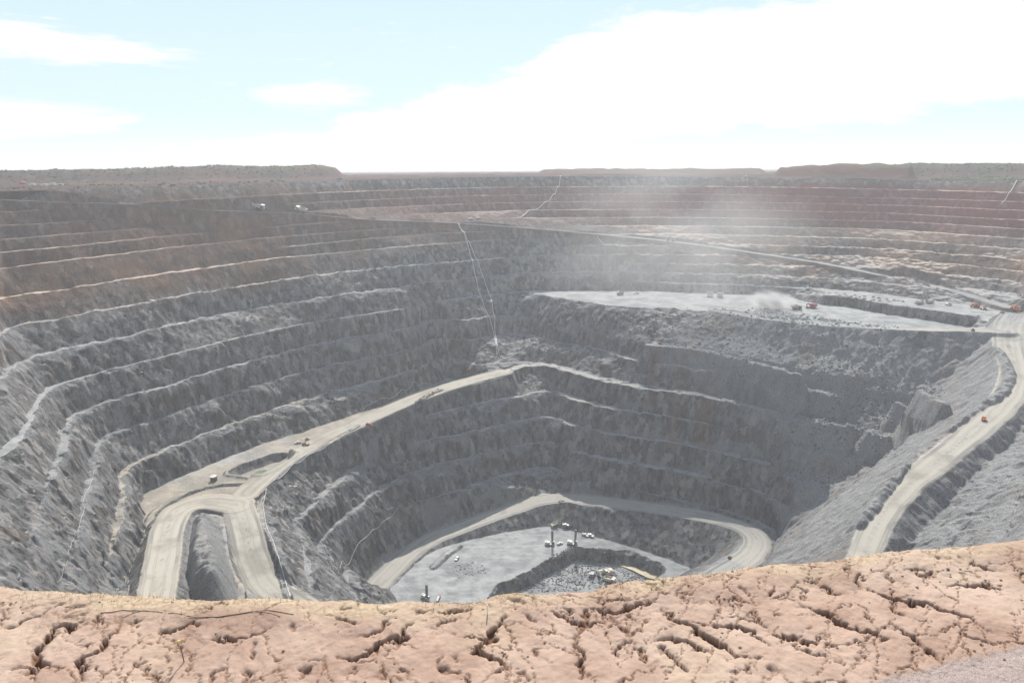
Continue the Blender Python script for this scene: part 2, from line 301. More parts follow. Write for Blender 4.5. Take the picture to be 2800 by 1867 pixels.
# rim: 25 m outside the first berm, its height taken from the rim line seen in the photograph
def _az_table(P):
    a = np.array([p[0] / p[1] for p in P]); r = np.array([math.hypot(p[0], p[1]) for p in P]); o = np.argsort(a); return a[o], r[o]
_v1 = UPPER[1]
_a1, _r1 = _az_table(_v1)
_l0 = []
for p in tp(TR[0]):
    q = ray(*p); a = q[0] / q[1]; R = float(np.interp(a, _a1, _r1)) + 26
    _l0.append((a, R, q[2] / math.hypot(q[0], q[1]) * R))
_l0.sort()
Z0A = np.array([-3.0, -1.6] + [a for a, R, z in _l0] + [1.6, 3.0]); Z0V = np.array([-12.5, -13] + [z for a, R, z in _l0] + [-13, -12.5])
def z_rim(x, y):
    a = np.where(y > 1, x / np.maximum(y, 1), np.sign(x) * 9)
    return np.interp(np.clip(a, -2.9, 2.9), Z0A, Z0V) * sstep(20, 300, np.hypot(x, y)) + -12.5 * (1 - sstep(20, 300, np.hypot(x, y)))
p0 = [(R * a / math.hypot(1, a), R / math.hypot(1, a)) for a, R, z in _l0]
POLY[0] = np.array([tuple(p) for p in smooth_poly(p0, 1)] + close_near(0, -12.0))
ZK[0] = -12.0

GX0, GY0, GST = -820.0, -60.0, 4.0
gx = GX0 + GST * np.arange(450); gy = GY0 + GST * np.arange(350)
GX, GY = np.meshgrid(gx, gy, indexing='ij'); GX = GX.astype(np.float32); GY = GY.astype(np.float32)
SDR = {k: sdist(GX, GY, POLY[k]) for k in SEQ}
for i in range(len(SEQ) - 2, -1, -1):                     # every contour stays outside the next one down
    a, b = SEQ[i], SEQ[i + 1]
    SDR[a] = np.maximum(SDR[a], SDR[b] + max(0.3, (0.56 if i < 12 else 0.44) * (ZK[a] - ZK[b])))
SD = {k: Field(GX0, GY0, GST, v) for k, v in SDR.items()}
RF = []
for P, w in ROADS:
    P = np.array(P); d, par = seg_dist(GX, GY, P, False)
    RF.append((Field(GX0, GY0, GST, d), Field(GX0, GY0, GST, np.interp(par, np.arange(len(P)), P[:, 2])), Field(GX0, GY0, GST, par / (len(P) - 1)), w))
# bunds (windrows) along road edges, a spoil island in the hairpin, the dug pond beside the tank
def pix_line(s, z): return [at_z(p, z) for p in tp(s)] if not isinstance(z, (list, tuple)) else [at_z(p, zz) for p, zz in zip(tp(s), z)]
BUNDS = [
 (pix_line('H 1680 240 1780 235 1900 292 2060 330 2150 430 2210 560 2190 680 2080 800 1850 950 1660 1090 1450 1240 1300 1360 1150 1560 L 950 380 870 470 780 560 720 740', [-161, -161, -164, -167, -170, -174, -176, -180, -187, -191, -196, -199, -202, -204, -205.5, -208]), 3.6, 5.0),
 (pix_line('I 1345 560 1340 420 1420 320 1640 200 1850 130 2050 105 2200 110', [-267] * 7), 2.5, 4.5),
 (pix_line('J 300 1200 255 1020 155 710 75 480 45 320 80 190 F 470 1320 930 1065', [-281, -277, -273, -270, -269, -268, -266, -262]), 1.8, 3.5),
 (pix_line('F 1120 1000 1280 950 1420 905 1560 800 1680 770', -256), 2.5, 5.0),
 (pix_line('D 250 1445 420 1480 650 1505 820 1530 H 760 120 1000 130 1200 128', -172), 3.2, 8.0),
 (pix_line('D -480 1390 -300 1400 0 1445', -172), 1.6, 3.5),
 (pix_line('G 60 445 250 430 400 455 480 480', -244), 2.5, 7),
 (pix_line('K 440 300 700 350 1060 395', [-355, -353, -350]), 1.5, 3),
 (pix_line('J 1620 900 1750 780 1850 715', [-374, -374, -374]), 3.0, 5.0),
]
BF = []
for P, h, w in BUNDS:
    d, _ = seg_dist(GX, GY, smooth_poly(P, 1), False); BF.append((Field(GX0, GY0, GST, d), h, w))
def pix_poly(s, z): return np.array([at_z(p, z)[:2] for p in tp(s)])
ISL = Field(GX0, GY0, GST, sdist(GX, GY, smooth_poly(pix_poly('I 1700 640 1740 440 1800 405 1950 410 1990 460 2050 800 2190 1180 1930 1400 1650 1180', -264), 1, True)))
POND = Field(GX0, GY0, GST, sdist(GX, GY, smooth_poly(np.array([at_z((500 + x / 5.88, 1180 + y / 5.88), -266)[:2] for x, y in ((660, 600), (900, 470), (1250, 360), (1550, 275), (1750, 320), (1850, 350), (1700, 470), (1450, 610), (1230, 690), (900, 640))]), 1, True)))
RUB = Field(GX0, GY0, GST, sdist(GX, GY, smooth_poly(np.array([at_z(p, -195)[:2] for p in tp('G 1400 250 1750 130 2100 180 2335 120 H 300 190 900 300 1400 520 1350 760 900 740 500 700 100 520 G 2100 420 1700 330')]), 1, True)))

def far_ground(x, y, r):
    """plain beyond the rim: waste dumps on the skyline, stockpiles, low mounds"""
    z = z_rim(x, y)
    a = np.degrees(np.arctan2(x, np.maximum(y, 1e-3)))
    z = z + (-2 - z) * 0.0
    far = sstep(1500, 6000, r); z = z * (1 - far) + (-16) * far
    pxx = 1400 + F * np.tan(np.radians(np.clip(a, -60, 60))) * 0.985
    hor = 464 - 0.0065 * (pxx - 1400)
    def dump(px, py, r0, r1, soft, seed):
        top = (hor - np.interp(pxx, px, py)) / F * r0 * 0.84 * np.cos(np.radians(a)) - 0.6
        on = sstep(r0 - soft, r0 + 15, r) * (1 - sstep(r1 - soft, r1, r)) * sstep(px[0] - 12, px[0] + 12, pxx) * (1 - sstep(px[-1] - 14, px[-1] + 14, pxx))
        return top, on
    for px, py, r0, r1, soft in (((-900, 0, 60, 140, 300, 430, 560, 700, 890, 905, 955), (470, 469, 466, 467, 465, 461, 456, 454, 451.5, 453, 466), 1500, 2100, 60),
                                 ((2095, 2170, 2240, 2330, 2440, 2455), (462, 456, 450, 451, 452, 460), 1350, 1900, 50),
                                 ((2400, 2440, 2600, 2800, 3400), (455, 447.5, 449, 450.5, 452), 1700, 2400, 40),
                                 ((1480, 1530, 1600, 1700, 1740, 1760, 1860, 1980, 2060), (465, 464, 462.6, 463.4, 462.4, 463.4, 463, 462.8, 464), 1900, 2300, 60)):
        top, on = dump(np.array(px, float), np.array(py, float), r0, r1, soft, 0)
        z = z + (np.maximum(top + vnoise(x / 22, y / 22, 5) * 1.8 + vnoise(x / 7, y / 7, 6) * 1.0, z) - z) * on
    near = 1 - sstep(2500, 5000, r)
    z = z + (np.maximum(fbm(x, y, 70, 3, 91), 0) * 7 + fbm(x, y, 18, 2, 95) * 1.2) * near * sstep(1250, 1330, r)
    return z

def cell_shift(x, y, size, seed):
    fx = np.floor(x / size); fy = np.floor(y / size); px = (x / size).astype(np.float32); py = (y / size).astype(np.float32)
    best = np.full(x.shape, 9.0, np.float32); o1 = np.zeros(x.shape, np.float32); o2 = o1.copy()
    for dx in (-1, 0, 1):
        for dy in (-1, 0, 1):
            ix = (fx + dx).astype(np.int64); iy = (fy + dy).astype(np.int64); h1 = hash2(ix, iy, seed); h2 = hash2(ix, iy, seed + 1)
            d = (ix + h1 - px) ** 2 + (iy + h2 - py) ** 2; k = d < best; best = np.where(k, d, best)
            o1 = np.where(k, hash2(ix, iy, seed + 2) - 0.5, o1); o2 = np.where(k, h1 * 0.5 + hash2(ix, iy, seed + 3) * 0.5 - 0.5, o2)
    return o1, o2

def height(x, y, detail=True):
    """terrain height; returns z and masks"""
    x = x.astype(np.float32); y = y.astype(np.float32); r = np.hypot(x, y)
    az = np.where(y > 1, x / np.maximum(y, 1), 9.0)
    if detail:
        n1 = fbm(x, y, 60, 2, 11); n2 = fbm(x + 300, y, 60, 2, 12); m1 = fbm(x, y, 15, 3, 21); m2 = fbm(x + 90, y, 15, 3, 22); s1 = vnoise(x / 2.6, y / 2.6, 31)
        hard = sstep(-60, -130, 0 * x + (-(r * 0)) + -200.0)
        lw = 0.35 + 0.65 * sstep(-120, -200, x) * sstep(720, 600, y)
        rb1 = fbm(x, y, 8, 3, 23, 0.6); rb2 = fbm(x + 70, y, 8, 3, 24, 0.6)
        c1, c2 = cell_shift(x, y, 7.0, 401); c3, c4 = cell_shift(x, y, 2.8, 405)       # joint-bounded blocks
        X = x + 4.0 * n1 + 1.2 * m1 + 2.2 * lw * rb1 + 2.4 * c1 + 0.9 * c3; Y = y + 4.0 * n2 + 1.2 * m2 + 2.2 * lw * rb2 + 2.4 * c2 + 0.9 * c4
    else: X, Y = x, y
    H = far_ground(x, y, r).astype(np.float32)
    sd0 = SD[0](x, y)
    face = np.zeros_like(H); scree = np.zeros_like(H)
    prof_n = np.clip(0.20 + 0.75 * fbm(x, y, 24, 4, 41, 0.65), 0.02, 0.75) if detail else 0.42 + 0 * x
    rubz = sstep(-15, 15, RUB(x, y))
    corner = 600 + 0.45 * (x - 260) - y
    right_slope = sstep(-8, 14, corner) * sstep(140, 190, x)
    near_slope = sstep(330, 260, y - np.abs(x) * 0.45)
    d_next = None
    wcache = {}
    def sd_at(k, i):
        soft = 0.14 if i <= 7 else (0.55 if i <= 11 else 1.0)       # weathered upper benches are smoother
        if (k, soft) not in wcache: wcache[(k, soft)] = SD[k](x + (X - x) * soft, y + (Y - y) * soft)
        return wcache[(k, soft)]
    def zof(k): return ZK[k] + dz_of(DK[k], az) if k != 0 else z_rim(x, y)
    bmax = (11, 11, 10.5, 10, 9, 8, 7, 6.5, 6.5, 6.5, 6.5, 6.5, 6.5, 7.5, 7.5, 7)
    def bench(k, k2):
        """one face, from berm k down to berm k2, with the flat of k2 at its foot"""
        i = SEQ.index(k); d_out = sd_at(k, i); m_in = d_out > 0; zk = zof(k); z2 = zof(k2); d_in = -sd_at(k2, i)
        isn = isinstance(k2, str); do = np.maximum(d_out, 0); di = np.maximum(d_in, 0)
        b = 0.0 if isn else np.minimum(bmax[min(i, 15)], (0.5 if i <= 9 else 0.4) * (do + di + 1e-3))
        if not isn:
            b = b * (1 - 0.9 * np.maximum(right_slope * (ZK[k] <= -160), near_slope))
            if k == 13: b = b * (1 - sstep(-0.04, 0.02, az))
            b = b * (0.8 + (0.2 if i <= 9 else 0.5) * bn)
        s = np.clip(do / (do + np.maximum(d_in - b, 0) + 1e-3), 0, 1)
        if ZK[k] - ZK[k2] <= 2: return zk + (z2 - zk) * s, 0 * x, np.zeros(x.shape, bool), m_in
        g = 0.93 if i <= 9 else 0.56                              # broken, scree covered crest above; steep face below
        sb = prof_n if i > 9 else 0.5 + 0 * x
        drop = np.where(s < sb, s * g, sb * g + (1 - g * sb) * (s - sb) / (1 - sb))
        fz = 1 - np.clip(np.maximum(right_slope * (ZK[k] <= -160), near_slope) + rubz * (13 <= DK[k] <= 15), 0, 1)
        drop = drop * fz + s * (1 - fz)
        sc = (sstep(prof_n + 0.04, prof_n - 0.04, s) if i > 4 else 0.2) * (s > 0) * (s < 1)
        return zk + (z2 - zk) * drop, sc, (s > 0) & (s < 1), m_in
    bn = vnoise(x / 30, y / 30, 77)
    # the lower hard rock is cut in double benches: on the left and centre every second berm is missing
    skip = {6: 1 - sstep(-0.36, -0.30, az), 8: 1 - sstep(0.03, 0.09, az), 10: 1 - sstep(0.14, 0.2, az), 12: 1 - sstep(0.15, 0.21, az)}
    PAIR = {5: (6, 5, 7), 6: (6, 5, 7), 7: (8, 7, 9), 8: (8, 7, 9), 9: (10, 9, 11), 10: (10, 9, 11), 11: (12, 11, 'T13'), 'T12': (12, 11, 'T13'), 12: (12, 11, 'T13')}
    for i, k in enumerate(SEQ):
        if i + 1 == len(SEQ): m_in = sd_at(k, i) > 0; h = zof(k) + 0 * x; sc = 0 * x; fm = np.zeros(x.shape, bool)
        else:
            h, sc, fm, m_in = bench(k, SEQ[i + 1])
            if k in PAIR:
                e, ka, kb = PAIR[k]; w = skip[e]; h2, sc2, fm2, _ = bench(ka, kb)
                h = h + (h2 - h) * w; sc = sc + (sc2 - sc) * w; fm = np.where(w > 0.5, fm2, fm)
        H = np.where(m_in, h, H); face = np.where(m_in, np.where(fm, 1.0, 0.0), face); scree = np.where(m_in, sc, scree)
    inpit = sd0 > -2
    # spoil island, pond hollow
    isl = ISL(x, y); H = np.where(isl > -6, np.maximum(H, H * 0 - 268 + 12 * sstep(-2, 12, isl) + 14 * sstep(480, 400, y) * sstep(-2, 10, isl)), H)
    ledge = np.zeros_like(H); grey = np.zeros_like(H); road = np.zeros_like(H); roadd = np.full_like(H, 99)
    for ri, (dF, zF, pF, w) in enumerate(RF):
        if isinstance(w, tuple): w = w[0] + (w[1] - w[0]) * pF(x, y)
        lof = ((0.85, 1.2, 1.0, 2.6, 3.2, 1.0) + (2.4,) * 19)[ri]; hif = ((2.4, 2.4, 0.9, 2.4, 2.4, 2.4) + (2.2,) * 19)[ri]
        d = dF(x, y) + (1.2 * vnoise(x / 14, y / 14, 61) if detail else 0); zr = zF(x, y)
        e = np.maximum(d - w, 0)
        ok = e < (55 if ri < 6 else 9)
        lo = zr - e * lof; hi = zr + e * hif
        H = np.where(ok & inpit, np.clip(H, lo, hi), H)
        rk = (1 - sstep(w - 2, w + 1.5, d)) * inpit; road = np.maximum(road, rk * (ri < 6)); ledge = np.maximum(ledge, rk * ((ri >= 6) * (0.35 if ri in (10, 11, 12, 13) else 1.0)))
        if ri == 4: grey = np.maximum(grey, (1 - sstep(w + 10, w + 48, d)) * inpit * sstep(230, 60, x))  # zone round the upper ramp whose colour is painted down to the walls' shade
        roadd = np.minimum(roadd, d - w)
    pond = POND(x, y); H = H - 6.0 * sstep(-1, 7, pond) + 1.5 * sstep(-6, -1, pond) * (1 - sstep(-1, 3, pond))
    for dF, h, w in BF:
        d = dF(x, y); H = H + h * np.maximum(1 - (d / w) ** 2, 0) * (0.9 + 0.3 * vnoise(x / 11, y / 11, 63)); road = road * sstep(w * 0.75, w + 0.5, d)
    rub = np.clip(sstep(-25, 25, RUB(x, y)) + 0.8 * right_slope * (H > -340) * (1 - road) + 0.9 * sstep(-4, 2, isl) * (1 - road), 0, 1)
    if detail:
        rough = face * inpit * (1 - road) * (0.3 + 0.7 * sstep(-95, -125, H))
        H = H + rough * (fbm(x, y, 9, 3, 51) * 2.6) * sstep(60, 250, r)
        H = H + rub * (1 - road) * (fbm(x, y, 5, 2, 55) * 2.2 + np.abs(vnoise(x / 2.0, y / 2.0, 57)) * 1.2)
        H = H + (1 - rough) * inpit * (1 - road) * (fbm(x, y, 12, 3, 58) * 0.9) * (0.3 + 0.7 * sstep(-95, -125, H))
        H = H + road * fbm(x, y, 22, 2, 59) * 0.16
        su = sstep(-20, 0, ISL(x, y)); H = H + su * fbm(x, y, 6, 2, 66) * 1.6 * (1 - road)
    return H, dict(road=road, face=face, scree=scree, grey=grey, ledge=ledge, inpit=inpit.astype(np.float32), rub=rub, sd0=sd0, roadd=roadd)

FG_NORM = None
def cast(px, py, r0=120.0, r1=1600.0):
    """first point of the terrain along the line of sight through a photo pixel"""
    q = ray(px, py); q = q / math.hypot(q[0], q[1]); t = np.concatenate([np.arange(r0, r1, 0.8), np.arange(r1, 6000, 5.0)])
    z, _ = height(q[0] * t, q[1] * t); k = np.nonzero(q[2] * t <= z)[0]
    i = k[0] if len(k) else len(t) - 1
    return Vector((q[0] * t[i], q[1] * t[i], float(z[i])))

def mesh_from_grid(name, V, faces, attr=None, mat=None, smooth=False):
    used = np.unique(faces); remap = np.full(len(V), -1, np.int64); remap[used] = np.arange(len(used))
    V = V[used]; f = remap[faces].astype(np.int32)
    me = bpy.data.meshes.new(name); me.vertices.add(len(V)); me.vertices.foreach_set('co', V.astype(np.float32).ravel())
    me.loops.add(f.size); me.loops.foreach_set('vertex_index', f.ravel())
    me.polygons.add(len(f)); me.polygons.foreach_set('loop_start', np.arange(0, f.size, 4, dtype=np.int32)); me.polygons.foreach_set('loop_total', np.full(len(f), 4, np.int32))
    if smooth: me.polygons.foreach_set('use_smooth', np.ones(len(f), bool))
    me.update(calc_edges=True)
    if attr is not None:
        for an, A in attr.items():
            at_ = me.attributes.new(an, 'FLOAT_COLOR', 'POINT'); at_.data.foreach_set('color', A[used].astype(np.float32).ravel())
    o = bpy.data.objects.new(name, me); bpy.context.scene.collection.objects.link(o)
    if mat: me.materials.append(mat)
    return o
# ---------------------------------------------------------------- materials
def new_mat(name):
    m = bpy.data.materials.new(name); m.use_nodes = True; return m
class NT:
    def __init__(s, m): s.t = m.node_tree; s.N = s.t.nodes; s.L = s.t.links; s.b = s.N['Principled BSDF']
    def n(s, ty, **kw):
        x = s.N.new(ty)
        for k, v in kw.items(): setattr(x, k, v)
        return x
    def put(s, sock, v):
        if hasattr(v, 'is_output'): s.L.new(v, sock)
        else: sock.default_value = v
    def noise(s, vec, scale, detail=4, rough=0.55, dims='3D'):
        x = s.n('ShaderNodeTexNoise'); x.inputs['Scale'].default_value = scale; x.inputs['Detail'].default_value = detail; x.inputs['Roughness'].default_value = rough
        if vec is not None: s.L.new(vec, x.inputs['Vector'])
        return x.outputs[0]
    def mapped(s, vec, scale, rot=(0, 0, 0)):
        x = s.n('ShaderNodeMapping'); x.inputs['Scale'].default_value = scale; x.inputs['Rotation'].default_value = rot; s.L.new(vec, x.inputs[0]); return x.outputs[0]
    def ramp(s, v, lo, hi, a=0.0, b=1.0):
        x = s.n('ShaderNodeMapRange'); x.interpolation_type = 'SMOOTHSTEP'; s.L.new(v, x.inputs[0])
        x.inputs[1].default_value = lo; x.inputs[2].default_value = hi; x.inputs[3].default_value = a; x.inputs[4].default_value = b; return x.outputs[0]
    def mix(s, f, a, b, mode='MIX'):
        x = s.n('ShaderNodeMixRGB'); x.blend_type = mode; s.put(x.inputs[0], f)
        for i, v in ((1, a), (2, b)):
            s.put(x.inputs[i], v if hasattr(v, 'is_output') else tuple(v) + (1,) if len(v) == 3 else v)
        return x.outputs[0]
    def math(s, op, a, b=0.0):
        x = s.n('ShaderNodeMath', operation=op); s.put(x.inputs[0], a); s.put(x.inputs[1], b); return x.outputs[0]
    def bump(s, h, strength, dist):
        x = s.n('ShaderNodeBump'); x.inputs['Strength'].default_value = strength; x.inputs['Distance'].default_value = dist; s.L.new(h, x.inputs['Height']); return x.outputs[0]

def flat_mat(name, col, rough=0.6, metal=0.0, dirt=0.25):
    m = new_mat(name); s = NT(m); tc = s.n('ShaderNodeTexCoord')
    nz = s.ramp(s.noise(tc.outputs['Object'], 1.3, 4), 0.35, 0.7)
    dusty = [c * (1 - dirt) + d * dirt for c, d in zip(col, (0.36, 0.31, 0.25))]
    s.L.new(s.mix(nz, col, dusty), s.b.inputs['Base Color']); s.b.inputs['Roughness'].default_value = rough; s.b.inputs['Metallic'].default_value = metal
    return m

def terrain_material():
    m = new_mat('quarried_rock'); s = NT(m); g = s.n('ShaderNodeNewGeometry'); P = g.outputs['Position']
    a1 = s.n('ShaderNodeAttribute', attribute_name='m1'); a2 = s.n('ShaderNodeAttribute', attribute_name='m2')
    a3 = s.n('ShaderNodeAttribute', attribute_name='m3'); s3 = s.n('ShaderNodeSeparateColor'); s.L.new(a3.outputs['Color'], s3.inputs[0]); scree, facem, dusty = s3.outputs  # dusty: painted darkening that sinks sunlit ramp flats into the shaded walls
    s1 = s.n('ShaderNodeSeparateColor'); s.L.new(a1.outputs['Color'], s1.inputs[0]); s2 = s.n('ShaderNodeSeparateColor'); s.L.new(a2.outputs['Color'], s2.inputs[0])
    road, red, ochre = s1.outputs; rub = a1.outputs['Alpha']; lat, cream, green = s2.outputs; floor = a2.outputs['Alpha']
    nrm = s.n('ShaderNodeSeparateXYZ'); s.L.new(g.outputs['True Normal'], nrm.inputs[0])
    nz = s.n('ShaderNodeSeparateXYZ'); s.L.new(g.outputs['Normal'], nz.inputs[0])
    big = s.noise(P, 0.012, 5, 0.6); med = s.noise(P, 0.06, 6, 0.65); fine = s.noise(P, 0.45, 5, 0.7); tiny = s.noise(P, 1.6, 3, 0.7)
    streak = s.noise(s.mapped(P, (0.16, 0.16, 0.022)), 1.0, 6, 0.65); fstr = s.noise(s.mapped(P, (0.55, 0.55, 0.06)), 1.0, 4, 0.65)
    vo = s.n('ShaderNodeTexVoronoi'); vo.inputs['Scale'].default_value = 1.0; wob = s.n('ShaderNodeTexNoise'); wob.inputs['Scale'].default_value = 0.22; wob.inputs['Detail'].default_value = 5; wob.inputs['Roughness'].default_value = 0.7; s.L.new(P, wob.inputs['Vector'])
    wsc = s.n('ShaderNodeVectorMath', operation='SCALE'); s.L.new(wob.outputs['Color'], wsc.inputs[0]); wsc.inputs['Scale'].default_value = 9.0
    wad = s.n('ShaderNodeVectorMath', operation='ADD'); s.L.new(P, wad.inputs[0]); s.L.new(wsc.outputs[0], wad.inputs[1]); PW_ = wad.outputs[0]
    s.L.new(s.mapped(PW_, (0.2, 0.2, 0.06), (0.25, 0.12, 0.3)), vo.inputs['Vector'])
    vs = s.n('ShaderNodeSeparateColor'); s.L.new(vo.outputs['Color'], vs.inputs[0]); blk = vs.outputs[0]
    vo2 = s.n('ShaderNodeTexVoronoi'); vo2.inputs['Scale'].default_value = 1.0; s.L.new(s.mapped(PW_, (0.42, 0.42, 0.09), (0.2, 0.3, 0.1)), vo2.inputs['Vector'])
    vs2 = s.n('ShaderNodeSeparateColor'); s.L.new(vo2.outputs['Color'], vs2.inputs[0]); blk2 = vs2.outputs[1]
    rock = s.mix(s.ramp(s.math('ADD', s.math('MULTIPLY', med, 0.6), s.math('MULTIPLY', blk, 0.4)), 0.40, 0.62), (0.048, 0.048, 0.049), (0.205, 0.204, 0.202))
    rock = s.mix(s.ramp(blk2, 0.0, 1.0, 0.0, 0.38), rock, (0.20, 0.20, 0.198))
    rock = s.mix(s.ramp(blk2, 0.35, 0.15, 0, 0.5), rock, (0.028, 0.028, 0.031))
    rock = s.mix(s.ramp(streak, 0.42, 0.68, 0, 0.75), rock, (0.26, 0.255, 0.25))
    rock = s.mix(s.ramp(s.noise(P, 0.03, 4, 0.6), 0.54, 0.68, 0, 0.7), rock, (0.115, 0.088, 0.066)); rock = s.mix(s.ramp(fstr, 0.5, 0.3, 0, 0.55), rock, (0.045, 0.046, 0.05))
    scr = s.mix(s.ramp(fine, 0.35, 0.65), (0.18, 0.185, 0.19), (0.27, 0.27, 0.27)); scr = s.mix(s.ramp(streak, 0.56, 0.7, 0, 0.6), scr, (0.42, 0.41, 0.40))
    rock = s.mix(s.math('MULTIPLY', scree, s.ramp(med, 0.3, 0.6, 0.45, 1.0)), rock, scr)
    redc = s.mix(s.ramp(big, 0.4, 0.6), (0.165, 0.026, 0.030), (0.25, 0.055, 0.038)); redc = s.mix(s.ramp(streak, 0.5, 0.72, 0, 0.45), redc, (0.24, 0.14, 0.12))
    ochc = s.mix(s.ramp(med, 0.35, 0.65), (0.10, 0.060, 0.042), (0.185, 0.115, 0.075)); ochc = s.mix(s.ramp(s.noise(P, 0.016, 5, 0.65), 0.5, 0.66, 0, 0.8), ochc, (0.25, 0.14, 0.075)); ochc = s.mix(s.ramp(streak, 0.55, 0.74, 0, 0.5), ochc, (0.28, 0.21, 0.15))
    rock = s.mix(s.math('MULTIPLY', s.ramp(s.math('ADD', s.math('MULTIPLY', blk, 0.5), s.math('MULTIPLY', s.noise(PW_, 0.09, 4, 0.7), 0.5)), 0.665, 0.70), 0.5), rock, s.mix(0.5, rock, (0.50, 0.48, 0.46)))  # crisp pale patches: glints painted into the colour, and white dust on facets
    rock = s.mix(ochre, rock, ochc); rock = s.mix(red, rock, redc)
    rock = s.mix(s.ramp(fine, 0.25, 0.75, 0.0, 0.45), rock, s.mix(0.5, rock, (0.06, 0.06, 0.065)))
    rock = s.mix(s.ramp(blk2, 0.4, 0.1, 0, 0.35), rock, s.mix(0.5, rock, (0.02, 0.015, 0.015))); rock = s.mix(s.ramp(blk, 0.75, 0.95, 0, 0.22), rock, (0.34, 0.28, 0.24))
    rubc = s.mix(s.ramp(tiny, 0.38, 0.66), (0.16, 0.162, 0.165), (0.50, 0.50, 0.495)); rubc = s.mix(s.ramp(big, 0.56, 0.68, 0, 0.6), rubc, (0.24, 0.17, 0.12))
    rock = s.mix(s.math('MULTIPLY', rub, 0.75), rock, rubc)
    warm = s.math('MAXIMUM', red, ochre)
    dust = s.mix(warm, s.mix(s.ramp(med, 0.35, 0.65), (0.30, 0.305, 0.305), (0.42, 0.42, 0.41)), s.mix(s.ramp(med, 0.35, 0.65), (0.50, 0.40, 0.33), (0.62, 0.51, 0.42)))
    dust = s.mix(s.math('MULTIPLY', cream, s.ramp(big, 0.3, 0.6)), dust, s.mix(s.ramp(med, 0.35, 0.65), (0.30, 0.27, 0.225), (0.46, 0.40, 0.32)))
    zz_ = s.n('ShaderNodeSeparateXYZ'); s.L.new(P, zz_.inputs[0]); low = s.ramp(zz_.outputs[2], -185, -225)
    dust = s.mix(s.math('MULTIPLY', low, s.math('SUBTRACT', 1.0, cream)), dust, s.mix(s.ramp(med, 0.35, 0.65), (0.20, 0.202, 0.205), (0.34, 0.34, 0.337)))
    dust = s.mix(dusty, dust, (0.075, 0.07, 0.066)); dust = s.mix(a3.outputs['Alpha'], dust, (0.42, 0.40, 0.37))  # flats by the upper ramp coloured dark, as if shaded like the walls
    flat = s.ramp(s.math('ADD', nz.outputs[2], s.math('MULTIPLY', s.math('SUBTRACT', fine, 0.5), 0.12)), 0.895, 0.975)
    flat = s.math('MULTIPLY', flat, s.math('SUBTRACT', 1.0, s.math('MULTIPLY', rub, 0.6)))
    c = s.mix(flat, rock, dust)
    flo = s.mix(s.ramp(med, 0.34, 0.66), (0.22, 0.228, 0.23), (0.38, 0.385, 0.38)); flo = s.mix(s.ramp(tiny, 0.5, 0.75, 0, 0.5), flo, (0.13, 0.13, 0.135)); flo = s.mix(s.ramp(s.noise(s.mapped(P, (0.02, 0.12, 0.02), (0, 0, 0.6)), 1.0, 4), 0.5, 0.7, 0, 0.6), flo, (0.44, 0.44, 0.425))
    c = s.mix(s.math('MULTIPLY', floor, flat), c, flo)
    # wheel tracks: streaks that run along the road
    cx = s.n('ShaderNodeCombineXYZ'); s.L.new(s.math('MULTIPLY', lat, 13.0), cx.inputs[0]); s.L.new(s.math('MULTIPLY', big, 1.5), cx.inputs[1])
    trk = s.noise(cx.outputs[0], 1.0, 4, 0.6)
    rd = s.mix(s.ramp(trk, 0.41, 0.60), s.mix(cream, (0.19, 0.19, 0.188), (0.24, 0.228, 0.205)), s.mix(cream, (0.36, 0.355, 0.34), (0.47, 0.44, 0.375)))
    rd = s.mix(s.ramp(s.noise(P, 0.035, 4, 0.6), 0.5, 0.68, 0, 0.6), rd, s.mix(cream, (0.16, 0.16, 0.16), (0.21, 0.195, 0.17))); rd = s.mix(s.ramp(big, 0.3, 0.7, 0, 0.35), rd, s.mix(cream, (0.27, 0.26, 0.25), (0.42, 0.36, 0.28)))
    rd = s.mix(dusty, rd, s.mix(s.ramp(med, 0.35, 0.65), (0.085, 0.085, 0.086), (0.13, 0.13, 0.128)))
    c = s.mix(road, c, rd)
    grass = s.mix(s.ramp(fine, 0.3, 0.7), (0.06, 0.085, 0.03), (0.13, 0.15, 0.06))
    c = s.mix(green, c, grass)
    s.L.new(c, s.b.inputs['Base Color']); s.b.inputs['Roughness'].default_value = 0.9; s.b.inputs['Specular IOR Level'].default_value = 0.25
    hh = s.math('ADD', s.math('MULTIPLY', fine, 0.7), s.math('MULTIPLY', tiny, 0.3))
    hh = s.math('ADD', hh, s.math('MULTIPLY', s.math('ADD', s.math('MULTIPLY', streak, 1.2), s.math('MULTIPLY', fstr, 0.9)), s.math('SUBTRACT', 1.0, s.math('MULTIPLY', rub, 0.85)))); hh = s.math('ADD', hh, s.math('MULTIPLY', rub, tiny)); hh = s.math('MULTIPLY', hh, s.math('SUBTRACT', 1.0, s.math('MULTIPLY', s.math('MAXIMUM', road, floor), 0.94)))
    s.L.new(s.bump(hh, 0.6, 2.0), s.b.inputs['Normal'])
    return m

